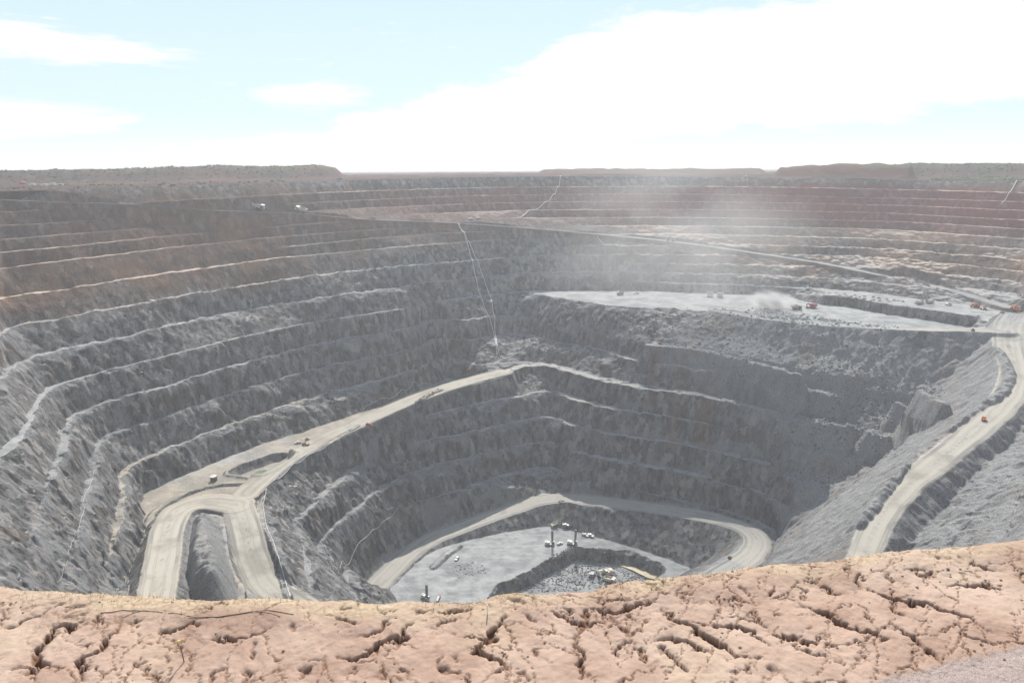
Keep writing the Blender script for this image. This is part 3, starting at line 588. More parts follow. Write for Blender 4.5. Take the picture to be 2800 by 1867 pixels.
def plain_material():
    m = new_mat('red_soil'); s = NT(m); g = s.n('ShaderNodeNewGeometry'); P = g.outputs['Position']
    a1 = s.n('ShaderNodeAttribute', attribute_name='m1'); a2 = s.n('ShaderNodeAttribute', attribute_name='m2')
    s1 = s.n('ShaderNodeSeparateColor'); s.L.new(a1.outputs['Color'], s1.inputs[0]); s2 = s.n('ShaderNodeSeparateColor'); s.L.new(a2.outputs['Color'], s2.inputs[0])
    big = s.noise(P, 0.006, 5, 0.6); med = s.noise(P, 0.04, 6, 0.65); fine = s.noise(P, 0.4, 4, 0.7)
    c = s.mix(s.ramp(big, 0.35, 0.65), (0.045, 0.03, 0.027), (0.10, 0.046, 0.036)); c = s.mix(s.ramp(med, 0.5, 0.72, 0, 0.6), c, (0.17, 0.10, 0.075))
    c = s.mix(s.ramp(fine, 0.45, 0.7, 0, 0.5), c, (0.07, 0.065, 0.045))
    c = s.mix(s2.outputs[2], c, s.mix(s.ramp(fine, 0.3, 0.7), (0.035, 0.055, 0.022), (0.085, 0.11, 0.045)))
    s.L.new(c, s.b.inputs['Base Color']); s.b.inputs['Roughness'].default_value = 0.95; s.b.inputs['Specular IOR Level'].default_value = 0.1
    s.L.new(s.bump(med, 0.6, 4.0), s.b.inputs['Normal']); return m
PLAIN_MAT = plain_material()
# ---------------------------------------------------------------- terrain meshes
def top(o, kind=None, label=None, cat=None, group=None):
    if kind: o['kind'] = kind
    if label: o['label'] = label
    if cat: o['category'] = cat
    if group: o['group'] = group
    return o
TERR_MAT = terrain_material()
def build_terrain():
    az = np.concatenate([np.arange(-76, -40, 1.5), np.arange(-40, 40, 0.08), np.arange(40, 77, 1.5)])
    r = np.concatenate([np.arange(25, 150, 4.0), np.arange(150, 300, 1.6), np.arange(300, 640, 0.6), np.arange(640, 1060, 0.72), np.arange(1060, 1330, 0.85), 1330 * 1.012 ** np.arange(0, 58), 2660 * 1.035 ** np.arange(0, 72)])
    A, R = np.meshgrid(np.radians(az), r, indexing='ij')
    x = (R * np.sin(A)).ravel(); y = (R * np.cos(A)).ravel()
    z, m = height(x, y)
    V = np.stack([x, y, z], 1)
    na, nr = len(az), len(r); i, j = np.meshgrid(np.arange(na - 1), np.arange(nr - 1), indexing='ij'); b = (i * nr + j).ravel()
    F4 = np.stack([b, b + 1, b + nr + 1, b + nr], 1)
    a = np.where(y > 1, x / np.maximum(y, 1), 9.0); zz = z + 22 * fbm(x, y, 80, 3, 71) + 10 * fbm(x, y, 20, 2, 75)
    rr = np.hypot(x, y); out = 1 - m['inpit']
    right = sstep(0.0, 0.30, a); leftw = sstep(-0.05, -0.35, a)
    strat = fbm(x * 0.15, y * 0.15 , 40, 2, 78) * 10 + vnoise(z / 9.0 + 0 * x, 0.02 * x, 72) * 10          # gently undulating layers
    zs = z + strat
    red = sstep(-92 - 14 * right, -60 - 10 * right, zs) * sstep(-18, -34, zs + 5) * np.clip(0.5 + 0.8 * right, 0, 1) * (1 - 0.75 * leftw)
    red = np.clip(red * (0.85 + 0.5 * fbm(x, y, 110, 2, 78)), 0, 1) * m['inpit']
    depth = -150 + 22 * leftw - 0 * right + 48 * (1 - np.maximum(right, leftw))
    och = sstep(depth - 16, depth + 16, zz * 0.6 + z * 0.4) * sstep(-12, -30, z)
    och = np.clip(och * (0.72 + 0.7 * (fbm(x, y, 55, 4, 79, 0.6) + 0.1)) * (0.62 + 0.38 * np.maximum(right, leftw)), 0, 0.95) * m['inpit']
    red = np.where(out > 0.5, 0.85 * sstep(-0.1, 0.25, fbm(x, y, 120, 3, 83) + 0.12), red); och = np.where(out > 0.5, 0.25, och)
    # a few ochre veins on the middle wall, as in the photo
    for (p, w, zt, zb) in (((1790, 1020), 9, -205, -262), ((1865, 1035), 12, -205, -262), ((1935, 1050), 14, -205, -290), ((1845, 1120), 10, -246, -300), ((2200, 970), 22, -180, -215), ((2345, 975), 20, -180, -215), ((2600, 950), 26, -172, -205), ((2120, 1025), 14, -200, -216)):
        q = ray(*p); ta = q[0] / q[1]; d = np.abs(a - ta) * rr
        och = np.maximum(och, (1 - sstep(w * 0.4, w, d + 6 * fbm(x, y, 10, 2, 87))) * sstep(zb - 6, zb + 6, z) * sstep(zt + 6, zt - 6, z) * 0.5 * m['inpit'] * (rr > 500) * (rr < 880))
    fl = SD['FL'](x, y) > 0; t13 = (SD['T13'](x, y) > 0) & (SD[13](x, y) < 0)
    t12 = (SD['T12'](x, y) > 0) & (SD[12](x, y) < 0) & (a > 0.2)
    floor = (fl | ((t13 | t12) & (a > -0.08))).astype(float)
    V[:, 2] += floor * (fbm(x, y, 7, 3, 201) * 0.7 + 0.5 * np.maximum(vnoise(x / 3.2, y / 3.2, 203), 0) * sstep(-0.05, 0.15, fbm(x, y, 60, 2, 205) + 0.05)) * (1 - m['road'])
    px_ = 1400 + F * a
    cream = np.clip((x < 0) * (y < 830) * sstep(-230, -245, z) * sstep(-300, -285, z) + 0.85 * m['road'] * (x > 150) * (y < 700) * sstep(-216, -212, z) * sstep(-150, -170, z) + 0.6 * (z < -330) * m['road'], 0, 1)
    green = np.where(out > 0.5, np.clip(sstep(0.615, 0.64, a + 0.01 * fbm(x, y, 60, 3, 99)) * sstep(1220, 1240, rr) * sstep(1520, 1490, rr) + sstep(-2, 3, z) * (0.75 * (a < -0.2) * (rr > 1400) + 0.95 * (a > 0.5)) * sstep(-0.2, 0.1, fbm(x, y, 25, 3, 97)), 0, 1), 0)
    m3 = np.stack([m['scree'], m['face'], m['grey'], m['ledge']], 1)
    m1 = np.stack([m['road'], red, och, m['rub']], 1); m2 = np.stack([np.clip((m['roadd'] + 30) / 60, 0, 1), cream, green, floor], 1)
    fm = lambda q: q[F4].mean(1)
    road_f = fm(m['road']) > 0.5; out_f = fm(m['sd0']) < 0; floor_f = fm(floor) > 0.5; z_f = fm(z); r_f = fm(rr)
    subf = fm(fl.astype(float)) > 0.5
    hill_f = out_f & (r_f > 1300) & (r_f < 2600) & (z_f > -5)
    cls = np.where(out_f, 0, np.where(road_f, 1, np.where(subf, 2, np.where(floor_f, 3, 4)))); cls = np.where(hill_f, 5, cls)
    for c, nm in enumerate(('plain', 'haul_road', 'pit_floor', 'terrace', 'pit_terrain', 'hills')):
        sel = F4[cls == c]
        if len(sel): top(mesh_from_grid(nm, V, sel, {'m1': m1, 'm2': m2, 'm3': m3}, PLAIN_MAT if nm in ('plain', 'hills') else TERR_MAT), 'structure')
build_terrain()

# ---------------------------------------------------------------- the crusted ground at the viewer's feet
GZ = -9.5
FGT = {3: (0, 1600, 3.36), 4: (700, 1600, 3.36), 5: (1400, 1560, 3.36), 6: (2100, 1450, 3.36)}
GUL = '''3 700 290 720 350 650 380 560 400 480 420 430 500 390 560 360 680 330 740 260 810 230 790 200 740;3 0 250 80 260;3 400 255 340 290 250 310 150 370 40 410
3 1300 325 1200 330;3 1090 350 1080 410 1010 440 960 510 900 570 820 640 730 700 690 760 700 850 780 880;3 1860 360 1700 375 1550 410 1450 450;3 2352 460 2200 490 2000 510 1900 520
3 2330 540 2310 660;3 2030 740 1980 800 1920 880;3 2280 760 2230 870;3 1420 780 1480 870 1560 890;3 1300 760 1350 690 1420 690;3 600 195 500 205 440 240;3 800 205 660 235
4 0 450 60 440 130 400;4 300 380 340 420;4 1280 330 1150 370 1110 420 1000 460 900 465;4 1460 340 1350 420 1340 480 1200 490 1080 530 980 620 830 670 700 665;4 1280 510 1210 590
4 1820 300 1720 330 1640 390;4 2300 290 2230 370 2150 490 2080 560 2110 620 2150 690 2230 760 2300 830;4 1690 630 1720 760 1780 800;4 1860 630 1880 670;4 1110 700 1150 790 1160 890
4 1350 680 1370 800;4 400 720 430 800 390 890;4 880 750 900 800;4 1900 760 1800 770 1740 790;4 760 225 830 260 900 270;4 1500 230 1520 265 1600 270;4 1670 275 1800 245 1980 240
5 0 290 150 310;5 130 400 190 450 250 480;5 380 415 480 400 560 440 620 490 620 550;5 650 370 660 430 620 540;5 700 370 880 375 1000 350 1150 340 1290 320;5 890 400 940 440 990 520
5 1040 370 1130 500;5 1340 360 1440 440 1600 490 1720 560 1900 650 1980 720 2100 800 2290 850;5 560 640 680 730 610 820 690 900 640 990;5 1060 610 980 700 990 780;5 1100 660 1200 790 1240 850
5 1300 700 1400 660 1600 640 1700 700 1840 770;5 1350 740 1450 760 1560 860 1640 920;5 0 920 80 980 150 1000;5 180 750 230 690 330 670;5 2170 400 2250 480 2352 530
5 1800 470 2000 480 2200 560 2250 630 2352 680;5 330 250 360 290;5 1560 250 1640 280;5 2110 180 2180 210;5 1870 270 1950 320
6 0 600 60 540 80 500;6 60 590 200 620 260 640;6 300 680 450 740 600 800 720 880 870 920 1040 980 1050 1060;6 380 480 460 490 560 550 700 600;6 850 400 840 490 880 560
6 940 570 1100 620 1300 670 1350 640 1500 690 1700 740 2050 930;6 1130 620 1140 740 1260 780;6 1050 390 1130 450 1200 490;6 1380 330 1410 400 1570 440;6 1680 510 1730 460 1900 490 2050 500 2200 560
6 1860 270 1950 340 2150 380;6 2290 380 2350 450;6 1480 230 1600 260;6 0 900 120 940 250 980 450 1020 540 970;6 250 1020 330 1080 420 1100 500 1180;6 1150 880 1300 980 1450 1090 1600 1220;6 30 1310 100 1350'''
EDGE_PX = [(-300, 1600), (0, 1612), (160, 1622), (300, 1638), (700, 1643), (1000, 1648), (1300, 1640), (1500, 1623), (1700, 1600), (1900, 1572), (2100, 1548), (2400, 1520), (2600, 1498), (2800, 1476), (3100, 1440)]
EDGE = np.array([at_z(p, GZ)[:2] for p in EDGE_PX])
def crust_material():
    m = new_mat('dry_crust'); s = NT(m); g = s.n('ShaderNodeNewGeometry'); P = g.outputs['Position']
    at_ = s.n('ShaderNodeAttribute', attribute_name='m1'); sp = s.n('ShaderNodeSeparateColor'); s.L.new(at_.outputs['Color'], sp.inputs[0])
    gul, grav, edge = sp.outputs
    n1 = s.noise(P, 0.9, 6, 0.62); n2 = s.noise(P, 7, 5, 0.7); n3 = s.noise(P, 45, 3, 0.7)
    c = s.mix(s.ramp(n1, 0.34, 0.66), (0.37, 0.245, 0.185), (0.49, 0.345, 0.27))
    c = s.mix(s.ramp(s.noise(P, 0.35, 3), 0.52, 0.68, 0, 0.6), c, (0.56, 0.43, 0.31))
    c = s.mix(s.ramp(n2, 0.45, 0.75, 0, 0.4), c, (0.36, 0.21, 0.14)); c = s.mix(s.ramp(n3, 0.55, 0.75, 0, 0.35), c, (0.28, 0.16, 0.11))
    c = s.mix(s.ramp(s.noise(P, 0.22, 4), 0.46, 0.62, 0, 0.6), c, (0.54, 0.41, 0.325))
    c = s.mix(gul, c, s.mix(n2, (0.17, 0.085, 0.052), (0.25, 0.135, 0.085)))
    gc = s.mix(s.ramp(n3, 0.3, 0.7), (0.20, 0.15, 0.135), (0.50, 0.405, 0.365)); c = s.mix(grav, c, gc)
    c = s.mix(edge, c, s.mix(s.ramp(n2, 0.35, 0.65), (0.40, 0.29, 0.19), (0.55, 0.43, 0.31)))
    s.L.new(c, s.b.inputs['Base Color']); s.b.inputs['Roughness'].default_value = 0.92; s.b.inputs['Specular IOR Level'].default_value = 0.2
    h = s.math('ADD', s.math('MULTIPLY', n2, 0.6), s.math('MULTIPLY', n3, 0.4))
    s.L.new(s.bump(h, 0.7, 0.05), s.b.inputs['Normal']); return m
def voro_edge(x, y, seed):
    fx = np.floor(x); fy = np.floor(y); d1 = np.full(x.shape, 9.0, np.float32); d2 = d1.copy()
    for dx in (-1, 0, 1):
        for dy in (-1, 0, 1):
            ix = (fx + dx).astype(np.int64); iy = (fy + dy).astype(np.int64)
            d = np.hypot(fx + dx + hash2(ix, iy, seed) - x, fy + dy + hash2(ix, iy, seed + 7) - y)
            n1 = np.minimum(d1, d); d2 = np.minimum(d2, np.maximum(d1, d)); d1 = n1
    return d2 - d1
def ground_z(x, y):
    ye = np.interp(x, EDGE[:, 0], EDGE[:, 1]); e = y - ye + 0.25 * fbm(x, y, 1.4, 3, 131)
    wx = x + 0.24 * fbm(x, y, 0.55, 5, 101, 0.68); wy = y + 0.24 * fbm(x, y, 0.55, 5, 105, 0.68)
    cut = np.zeros(x.shape, np.float32); dmin = np.full(x.shape, 9.0, np.float32)
    for gi, st in enumerate(GUL.replace('\n', ';').split(';')):
        w = st.split(); t = FGT[int(w[0])]; v = [float(q) for q in w[1:]]
        P = np.array([at_z((t[0] + v[i] / t[2], t[1] + v[i + 1] / t[2]), GZ)[:2] for i in range(0, len(v), 2)])
        P = smooth_poly(P, 1); lo = P.min(0) - 0.8; hi = P.max(0) + 0.8
        k = np.nonzero((wx > lo[0]) & (wx < hi[0]) & (wy > lo[1]) & (wy < hi[1]))
        if not len(k[0]): continue
        d, par = seg_dist(wx[k], wy[k], P, False); n = len(P) - 1
        near_y = np.interp(par, np.arange(n + 1), P[:, 1]); d = d * np.where(wy[k] < near_y, 0.5, 1.0)
        tpr = np.minimum(par, n - par) / max(n, 1); ln = np.sum(np.hypot(*(P[1:] - P[:-1]).T))
        wd = (0.016 + 0.030 * np.clip(ln / 2.5, 0.25, 1)) * (0.35 + 0.8 * sstep(0, 0.3, tpr)) * (0.95 + 0.5 * vnoise(wx[k] / 0.22, wy[k] / 0.22, 140 + gi))
        dep = (0.03 + 0.15 * np.clip(ln / 2.0, 0.1, 1)) * (0.2 + 0.8 * sstep(0, 0.35, tpr))
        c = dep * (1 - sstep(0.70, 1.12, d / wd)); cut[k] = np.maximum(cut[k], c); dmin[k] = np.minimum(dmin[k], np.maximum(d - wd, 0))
    # smaller cracks between the traced gullies: running down-slope, broken up
    sx = np.where(x < 2, 0.55, -0.75); u = wx + (wy - 11) * sx
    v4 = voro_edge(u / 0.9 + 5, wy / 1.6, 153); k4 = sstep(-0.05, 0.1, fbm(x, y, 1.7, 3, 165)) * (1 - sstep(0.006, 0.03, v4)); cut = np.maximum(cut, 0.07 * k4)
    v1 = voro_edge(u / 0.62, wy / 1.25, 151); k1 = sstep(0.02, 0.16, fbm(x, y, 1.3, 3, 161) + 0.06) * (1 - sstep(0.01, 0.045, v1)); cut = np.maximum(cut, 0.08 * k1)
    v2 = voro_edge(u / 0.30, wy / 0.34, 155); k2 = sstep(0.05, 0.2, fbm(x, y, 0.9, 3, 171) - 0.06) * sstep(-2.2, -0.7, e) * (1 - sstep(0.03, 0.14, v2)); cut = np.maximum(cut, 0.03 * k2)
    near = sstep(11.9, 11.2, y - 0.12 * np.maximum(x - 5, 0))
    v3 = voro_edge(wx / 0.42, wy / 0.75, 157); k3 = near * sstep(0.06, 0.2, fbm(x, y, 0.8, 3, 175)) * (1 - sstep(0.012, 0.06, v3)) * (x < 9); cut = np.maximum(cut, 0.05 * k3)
    z = GZ + 0.07 * fbm(x, y, 2.6, 3, 111) + 0.03 * fbm(u, y * 0.3, 0.5, 3, 115) + 0.022 * fbm(x, y, 0.16, 4, 119, 0.65)
    z = z + 0.035 * (1 - np.exp(-np.minimum(dmin, 1) / 0.10)) - 0.02
    z = z - cut
    gl = at_z((2368, 1867), GZ); gr_ = at_z((2800, 1762), GZ)
    nx, ny = gr_[0] - gl[0], gr_[1] - gl[1]; ln = math.hypot(nx, ny); nx, ny = nx / ln, ny / ln
    gd = (x - gl[0]) * ny - (y - gl[1]) * nx + 0.12 * fbm(x, y, 0.6, 3, 181)
    grav = sstep(-0.08, 0.12, gd); z = z + 0.10 * sstep(0, 0.8, gd) + grav * 0.03 * fbm(x, y, 0.09, 2, 183) + grav * cut * 0.9
    z = z + 0.06 * sstep(-1.2, -0.5, e) - 1.5 * np.maximum(e, 0) - 0.4 * np.maximum(e + 0.35, 0) ** 2
    ed = sstep(-0.75, -0.25, e + 0.3 * fbm(x, y, 0.8, 2, 191)) * (0.35 + 0.65 * sstep(-0.2, 0.3, fbm(x, y, 1.1, 3, 195)))
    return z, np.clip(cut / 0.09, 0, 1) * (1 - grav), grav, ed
def build_foreground():
    xs = np.concatenate([np.arange(-46, -16.5, 0.6), np.arange(-16.5, 22.5, 0.027), np.arange(22.5, 47, 0.6)])
    ys = np.concatenate([np.arange(-9, 8.6, 0.55), np.arange(8.6, 18.6, 0.027), np.arange(18.6, 24, 0.4)])
    X, Y = np.meshgrid(xs, ys, indexing='ij'); x = X.ravel(); y = Y.ravel()
    z, gul, grav, ed = ground_z(x, y)
    V = np.stack([x, y, z], 1); na, nr = len(xs), len(ys); i, j = np.meshgrid(np.arange(na - 1), np.arange(nr - 1), indexing='ij'); b = (i * nr + j).ravel()
    F4 = np.stack([b, b + nr, b + nr + 1, b + 1], 1)
    ye = np.interp(x, EDGE[:, 0], EDGE[:, 1]); keep = (y - ye)[F4].max(1) < 6.5
    top(mesh_from_grid('ground', V, F4[keep], {'m1': np.stack([gul, grav, ed, 0 * z], 1)}, crust_material(), True), 'structure')
build_foreground()

# ---------------------------------------------------------------- the air
def haze_box():
    bm = bmesh.new(); bmesh.ops.create_cube(bm, size=1)
    for v in bm.verts: v.co = ((v.co.x) * 64000, v.co.y * 33000 + 16000, 24.0 if v.co.z > 0 else -395.0)
    me = bpy.data.meshes.new('haze'); bm.to_mesh(me); bm.free(); o = bpy.data.objects.new('haze', me); bpy.context.scene.collection.objects.link(o)
    m = bpy.data.materials.new('haze'); m.use_nodes = True; nt = m.node_tree; nt.nodes.clear()
    out = nt.nodes.new('ShaderNodeOutputMaterial'); v = nt.nodes.new('ShaderNodeVolumePrincipled'); v.inputs['Color'].default_value = (0.93, 0.95, 0.98, 1); v.inputs['Density'].default_value = HAZE; v.inputs['Anisotropy'].default_value = 0.35
    nt.links.new(v.outputs[0], out.inputs['Volume']); me.materials.append(m); top(o, 'stuff')
haze_box()
# ---------------------------------------------------------------- things: helpers
SCN = bpy.context.scene.collection
MATS = {}
def M(name, col, rough=0.55, metal=0.0, dirt=0.3):
    if name not in MATS: MATS[name] = flat_mat(name, col, rough, metal, dirt)
    return MATS[name]
YEL = lambda: M('dusty_yellow_paint', (0.52, 0.30, 0.05)); WHT = lambda: M('white_paint', (0.66, 0.66, 0.64), 0.45, 0, 0.35); DRK = lambda: M('dark_steel', (0.05, 0.05, 0.05), 0.6, 0.3)
RUBR = lambda: M('tyre_rubber', (0.025, 0.025, 0.027), 0.85); GLS = lambda: M('dark_glass', (0.03, 0.04, 0.05), 0.1, 0, 0.05); REDP = lambda: M('red_paint', (0.50, 0.045, 0.03)); ORG = lambda: M('orange_paint', (0.62, 0.16, 0.04))
GRY = lambda: M('grey_paint', (0.36, 0.36, 0.36)); CRM = lambda: M('cream_paint', (0.62, 0.56, 0.45))
class B:
    def __init__(s): s.bm = bmesh.new()
    def box(s, c, d, rot=None, bev=0.0):
        r = bmesh.ops.create_cube(s.bm, size=1); vs = r['verts']
        for v in vs: v.co = Vector((v.co.x * d[0], v.co.y * d[1], v.co.z * d[2]))
        if bev:
            es = list({e for v in vs for e in v.link_edges}); rr = bmesh.ops.bevel(s.bm, geom=es, offset=bev, segments=1, affect='EDGES'); vs = list({v for f in rr['faces'] for v in f.verts} | {v for v in vs if v.is_valid})
        if rot: 
            R = Matrix.Rotation(rot[0], 4, rot[1])
            for v in vs: v.co = R @ v.co
        for v in vs: v.co += Vector(c)
        return s
    def cyl(s, p, q, r, seg=12, r2=None):
        p = Vector(p); q = Vector(q); d = q - p
        t = Matrix.Translation((p + q) / 2) @ d.to_track_quat('Z', 'Y').to_matrix().to_4x4()
        bmesh.ops.create_cone(s.bm, cap_ends=True, segments=seg, radius1=r, radius2=r if r2 is None else r2, depth=d.length, matrix=t); return s
    def prism(s, prof, y0, y1):
        a = [s.bm.verts.new((x, y0, z)) for x, z in prof]; b = [s.bm.verts.new((x, y1, z)) for x, z in prof]; n = len(prof)
        s.bm.faces.new(a[::-1]); s.bm.faces.new(b)
        for i in range(n): s.bm.faces.new((a[i], a[(i + 1) % n], b[(i + 1) % n], b[i]))
        return s
    def end(s, name, mat, parent=None):
        bmesh.ops.recalc_face_normals(s.bm, faces=s.bm.faces); me = bpy.data.meshes.new(name); s.bm.to_mesh(me); s.bm.free(); me.materials.append(mat)
        o = bpy.data.objects.new(name, me); SCN.objects.link(o); o.parent = parent; return o
def thing(name): o = bpy.data.objects.new(name, None); o.empty_display_size = 0.5; SCN.objects.link(o); return o
def wheel(root, x, y, r, w):
    a = B().cyl((x, y - w / 2, r), (x, y + w / 2, r), r, 20).end('wheel', RUBR(), root)
    B().cyl((x, y - w / 2 - 0.03, r), (x, y + w / 2 + 0.03, r), r * 0.5, 12).end('hub', YEL() if r > 1 else GRY(), a)
def track(root, y, L, h, w):
    p = []
    for k in range(9): t = math.pi * (0.5 + k / 8); p.append((-L / 2 + h / 2 + math.cos(t) * h / 2, h / 2 + math.sin(t) * h / 2))
    for k in range(9): t = math.pi * (-0.5 + k / 8); p.append((L / 2 - h / 2 + math.cos(t) * h / 2, h / 2 + math.sin(t) * h / 2))
    o = B().prism(p, y - w / 2, y + w / 2).end('track', DRK(), root)
    b = B()
    for k in range(5): b.cyl((-L / 2 + h * 0.7 + k * (L - 1.4 * h) / 4, y - w / 2 - 0.04, h * 0.4), (-L / 2 + h * 0.7 + k * (L - 1.4 * h) / 4, y + w / 2 + 0.04, h * 0.4), h * 0.22, 8)
    b.end('rollers', GRY(), o)
def make_haul_truck(body):
    t = thing('haul_truck')
    B().box((0.2, 0, 1.9), (10.6, 2.2, 0.9)).box((5.0, 0, 2.1), (1.0, 5.4, 1.3), bev=0.1).box((4.6, -1.0, 3.2), (1.6, 3.0, 1.3)).end('chassis', body, t)
    tr = B().prism([(-6.4, 4.9), (-5.9, 2.9), (1.0, 2.6), (2.1, 5.0), (5.4, 5.5), (5.4, 5.8), (1.9, 5.75), (0.9, 3.2), (-5.5, 3.5), (-6.0, 5.0)], -3.2, 3.2)
    tr.prism([(-6.2, 5.0), (-5.7, 3.1), (1.0, 2.8), (2.0, 5.2), (2.0, 5.6), (-5.9, 5.0)], -3.3, -3.05).prism([(-6.2, 5.0), (-5.7, 3.1), (1.0, 2.8), (2.0, 5.2), (2.0, 5.6), (-5.9, 5.0)], 3.05, 3.3).end('tray', body, t)
    c = B().box((4.3, 1.7, 4.2), (1.7, 1.8, 1.5), bev=0.08).end('cab', WHT(), t); B().box((4.36, 1.7, 4.45), (1.72, 1.84, 0.6)).end('window', GLS(), c)
    B().box((4.7, 0, 2.95), (1.9, 6.2, 0.14)).box((5.6, 0, 3.4), (0.06, 6.0, 0.06)).end('deck', body, t)
    for y in (-2.5, 2.5): wheel(t, 3.5, y, 1.55, 1.1)
    for y in (-2.1, 2.1): wheel(t, -2.9, y, 1.55, 2.0)
    for y in (-2.0, 2.0): B().box((5.55, y, 2.2), (0.1, 0.5, 0.3)).end('headlight', WHT(), t)
    return t
def make_excavator(body, boom_up=0.0):
    t = thing('excavator')
    for y in (-2.6, 2.6): track(t, y, 7.6, 1.9, 1.2)
    B().box((0, 0, 1.5), (4.4, 4.2, 0.9)).cyl((0, 0, 1.9), (0, 0, 2.4), 1.7, 18).end('undercarriage', DRK(), t)
    B().box((-1.4, 0, 3.9), (6.6, 5.8, 2.9), bev=0.15).box((-2.5, 0, 5.6), (3.0, 4.2, 0.6)).end('house', body, t)
    B().box((-5.2, 0, 3.6), (1.2, 5.6, 2.2), bev=0.2).end('counterweight', body, t)
    c = B().box((2.6, 2.0, 5.6), (2.2, 1.8, 2.4), bev=0.08).end('cab', body, t); B().box((2.64, 2.0, 6.0), (2.24, 1.84, 1.1)).end('window', GLS(), c)
    B().prism([(1.4, 3.4), (2.2, 2.9), (5.6, 5.6), (9.6, 6.4), (9.6, 7.1), (5.2, 7.0)], -0.7, 0.7).end('boom', body, t)
    B().prism([(9.1, 7.3), (9.9, 7.0), (8.9, 2.6), (8.3, 2.6)], -0.45, 0.45).end('stick', body, t)
    B().prism([(8.1, 2.7), (9.3, 2.7), (9.6, 1.2), (8.4, 0.3), (7.0, 0.9), (7.2, 1.4)], -1.5, 1.5).end('bucket', DRK(), t)
    B().cyl((3.6, 0.8, 3.4), (6.0, 0.8, 5.6), 0.2, 8).cyl((3.6, -0.8, 3.4), (6.0, -0.8, 5.6), 0.2, 8).end('hydraulic_ram', GRY(), t)
    return t
def make_drill_rig(body, mast_mat):
    t = thing('drill_rig')
    for y in (-2.0, 2.0): track(t, y, 6.4, 1.3, 0.9)
    B().box((-0.2, 0, 1.7), (10.4, 3.6, 0.5)).box((4.6, 0, 1.3), (0.5, 5.0, 0.4)).box((-4.6, 0, 1.3), (0.5, 5.0, 0.4)).end('deck', GRY(), t)
    B().box((-2.4, 0, 3.1), (5.0, 3.2, 2.3), bev=0.1).box((-3.6, 0.4, 4.5), (1.6, 1.6, 0.6)).end('machinery_house', body, t)
    c = B().box((3.9, 1.5, 3.1), (1.9, 1.9, 2.4), bev=0.08).end('cab', body, t); B().box((3.94, 1.5, 3.5), (1.94, 1.94, 1.0)).end('window', GLS(), c)
    b = B(); H0, H1, w = 1.6, 18.5, 0.75
    for x in (-w, w):
        for y in (-w, w): b.box((3.2 + x, -0.6 + y, (H0 + H1) / 2), (0.42, 0.42, H1 - H0))
    n = 11
    for k in range(n):
        z0 = H0 + (H1 - H0) * k / n; z1 = H0 + (H1 - H0) * (k + 1) / n; sgn = 1 if k % 2 else -1
        for y in (-w, w): b.cyl((3.2 - w * sgn, -0.6 + y, z0), (3.2 + w * sgn, -0.6 + y, z1), 0.17, 5)
        for x in (-w, w): b.cyl((3.2 + x, -0.6 - w * sgn, z0), (3.2 + x, -0.6 + w * sgn, z1), 0.17, 5)
    b.box((3.2, -0.6, H1 + 0.1), (1.7, 1.7, 0.35)); ms = b.end('mast', mast_mat, t)
    B().cyl((3.2, -0.6, 0.1), (3.2, -0.6, 15.5), 0.16, 8).box((3.2, -0.6, 11.5), (0.9, 0.9, 1.3)).end('drill_string', DRK(), ms)
    for x, y in ((5.0, 1.9), (5.0, -1.9), (-4.6, 1.9), (-4.6, -1.9)): B().cyl((x, y, 0), (x, y, 1.6), 0.22, 8).cyl((x, y, 0), (x, y, 0.15), 0.5, 10).end('jack', GRY(), t)
    return t
def make_ute(body):
    t = thing('utility_vehicle')
    B().prism([(-2.6, 0.55), (2.6, 0.5), (2.6, 1.0), (1.3, 1.2), (-0.4, 1.25), (-2.6, 1.15)], -0.92, 0.92).end('body', body, t)
    c = B().prism([(1.2, 1.15), (0.55, 1.85), (-0.75, 1.85), (-0.85, 1.2)], -0.82, 0.82).end('cab', body, t)
    B().prism([(1.1, 1.25), (0.55, 1.78), (-0.7, 1.78), (-0.75, 1.28)], -0.84, 0.84).end('window', GLS(), c)
    B().box((-1.75, 0.86, 1.3), (1.7, 0.08, 0.35)).box((-1.75, -0.86, 1.3), (1.7, 0.08, 0.35)).box((-2.58, 0, 1.3), (0.08, 1.8, 0.35)).end('tray', body, t)
    for x in (1.65, -1.6):
        for y in (-0.8, 0.8): wheel(t, x, y, 0.4, 0.28)
    return t
def make_dozer(body):
    t = thing('bulldozer')
    for y in (-1.45, 1.45): track(t, y, 5.0, 1.6, 0.8)
    B().box((0.4, 0, 1.6), (4.4, 1.9, 1.3), bev=0.1).end('body', body, t)
    c = B().box((-0.6, 0, 2.9), (1.9, 1.9, 1.5), bev=0.08).box((-0.6, 0, 3.75), (2.3, 2.2, 0.16)).end('cab', body, t); B().box((-0.6, 0, 3.0), (1.94, 1.94, 0.8)).end('window', GLS(), c)
    B().prism([(3.4, 0.1), (3.7, 0.05), (3.5, 0.9), (3.75, 1.8), (3.5, 1.85), (3.2, 0.9)], -2.4, 2.4).end('blade', GRY(), t)
    B().box((2.4, 1.3, 0.8), (2.4, 0.3, 0.35)).box((2.4, -1.3, 0.8), (2.4, 0.3, 0.35)).end('push_arm', body, t)
    B().box((-2.9, 0, 1.2), (0.5, 1.6, 0.9)).box((-3.2, 0, 0.7), (0.25, 0.3, 1.2)).end('ripper', DRK(), t)
    return t
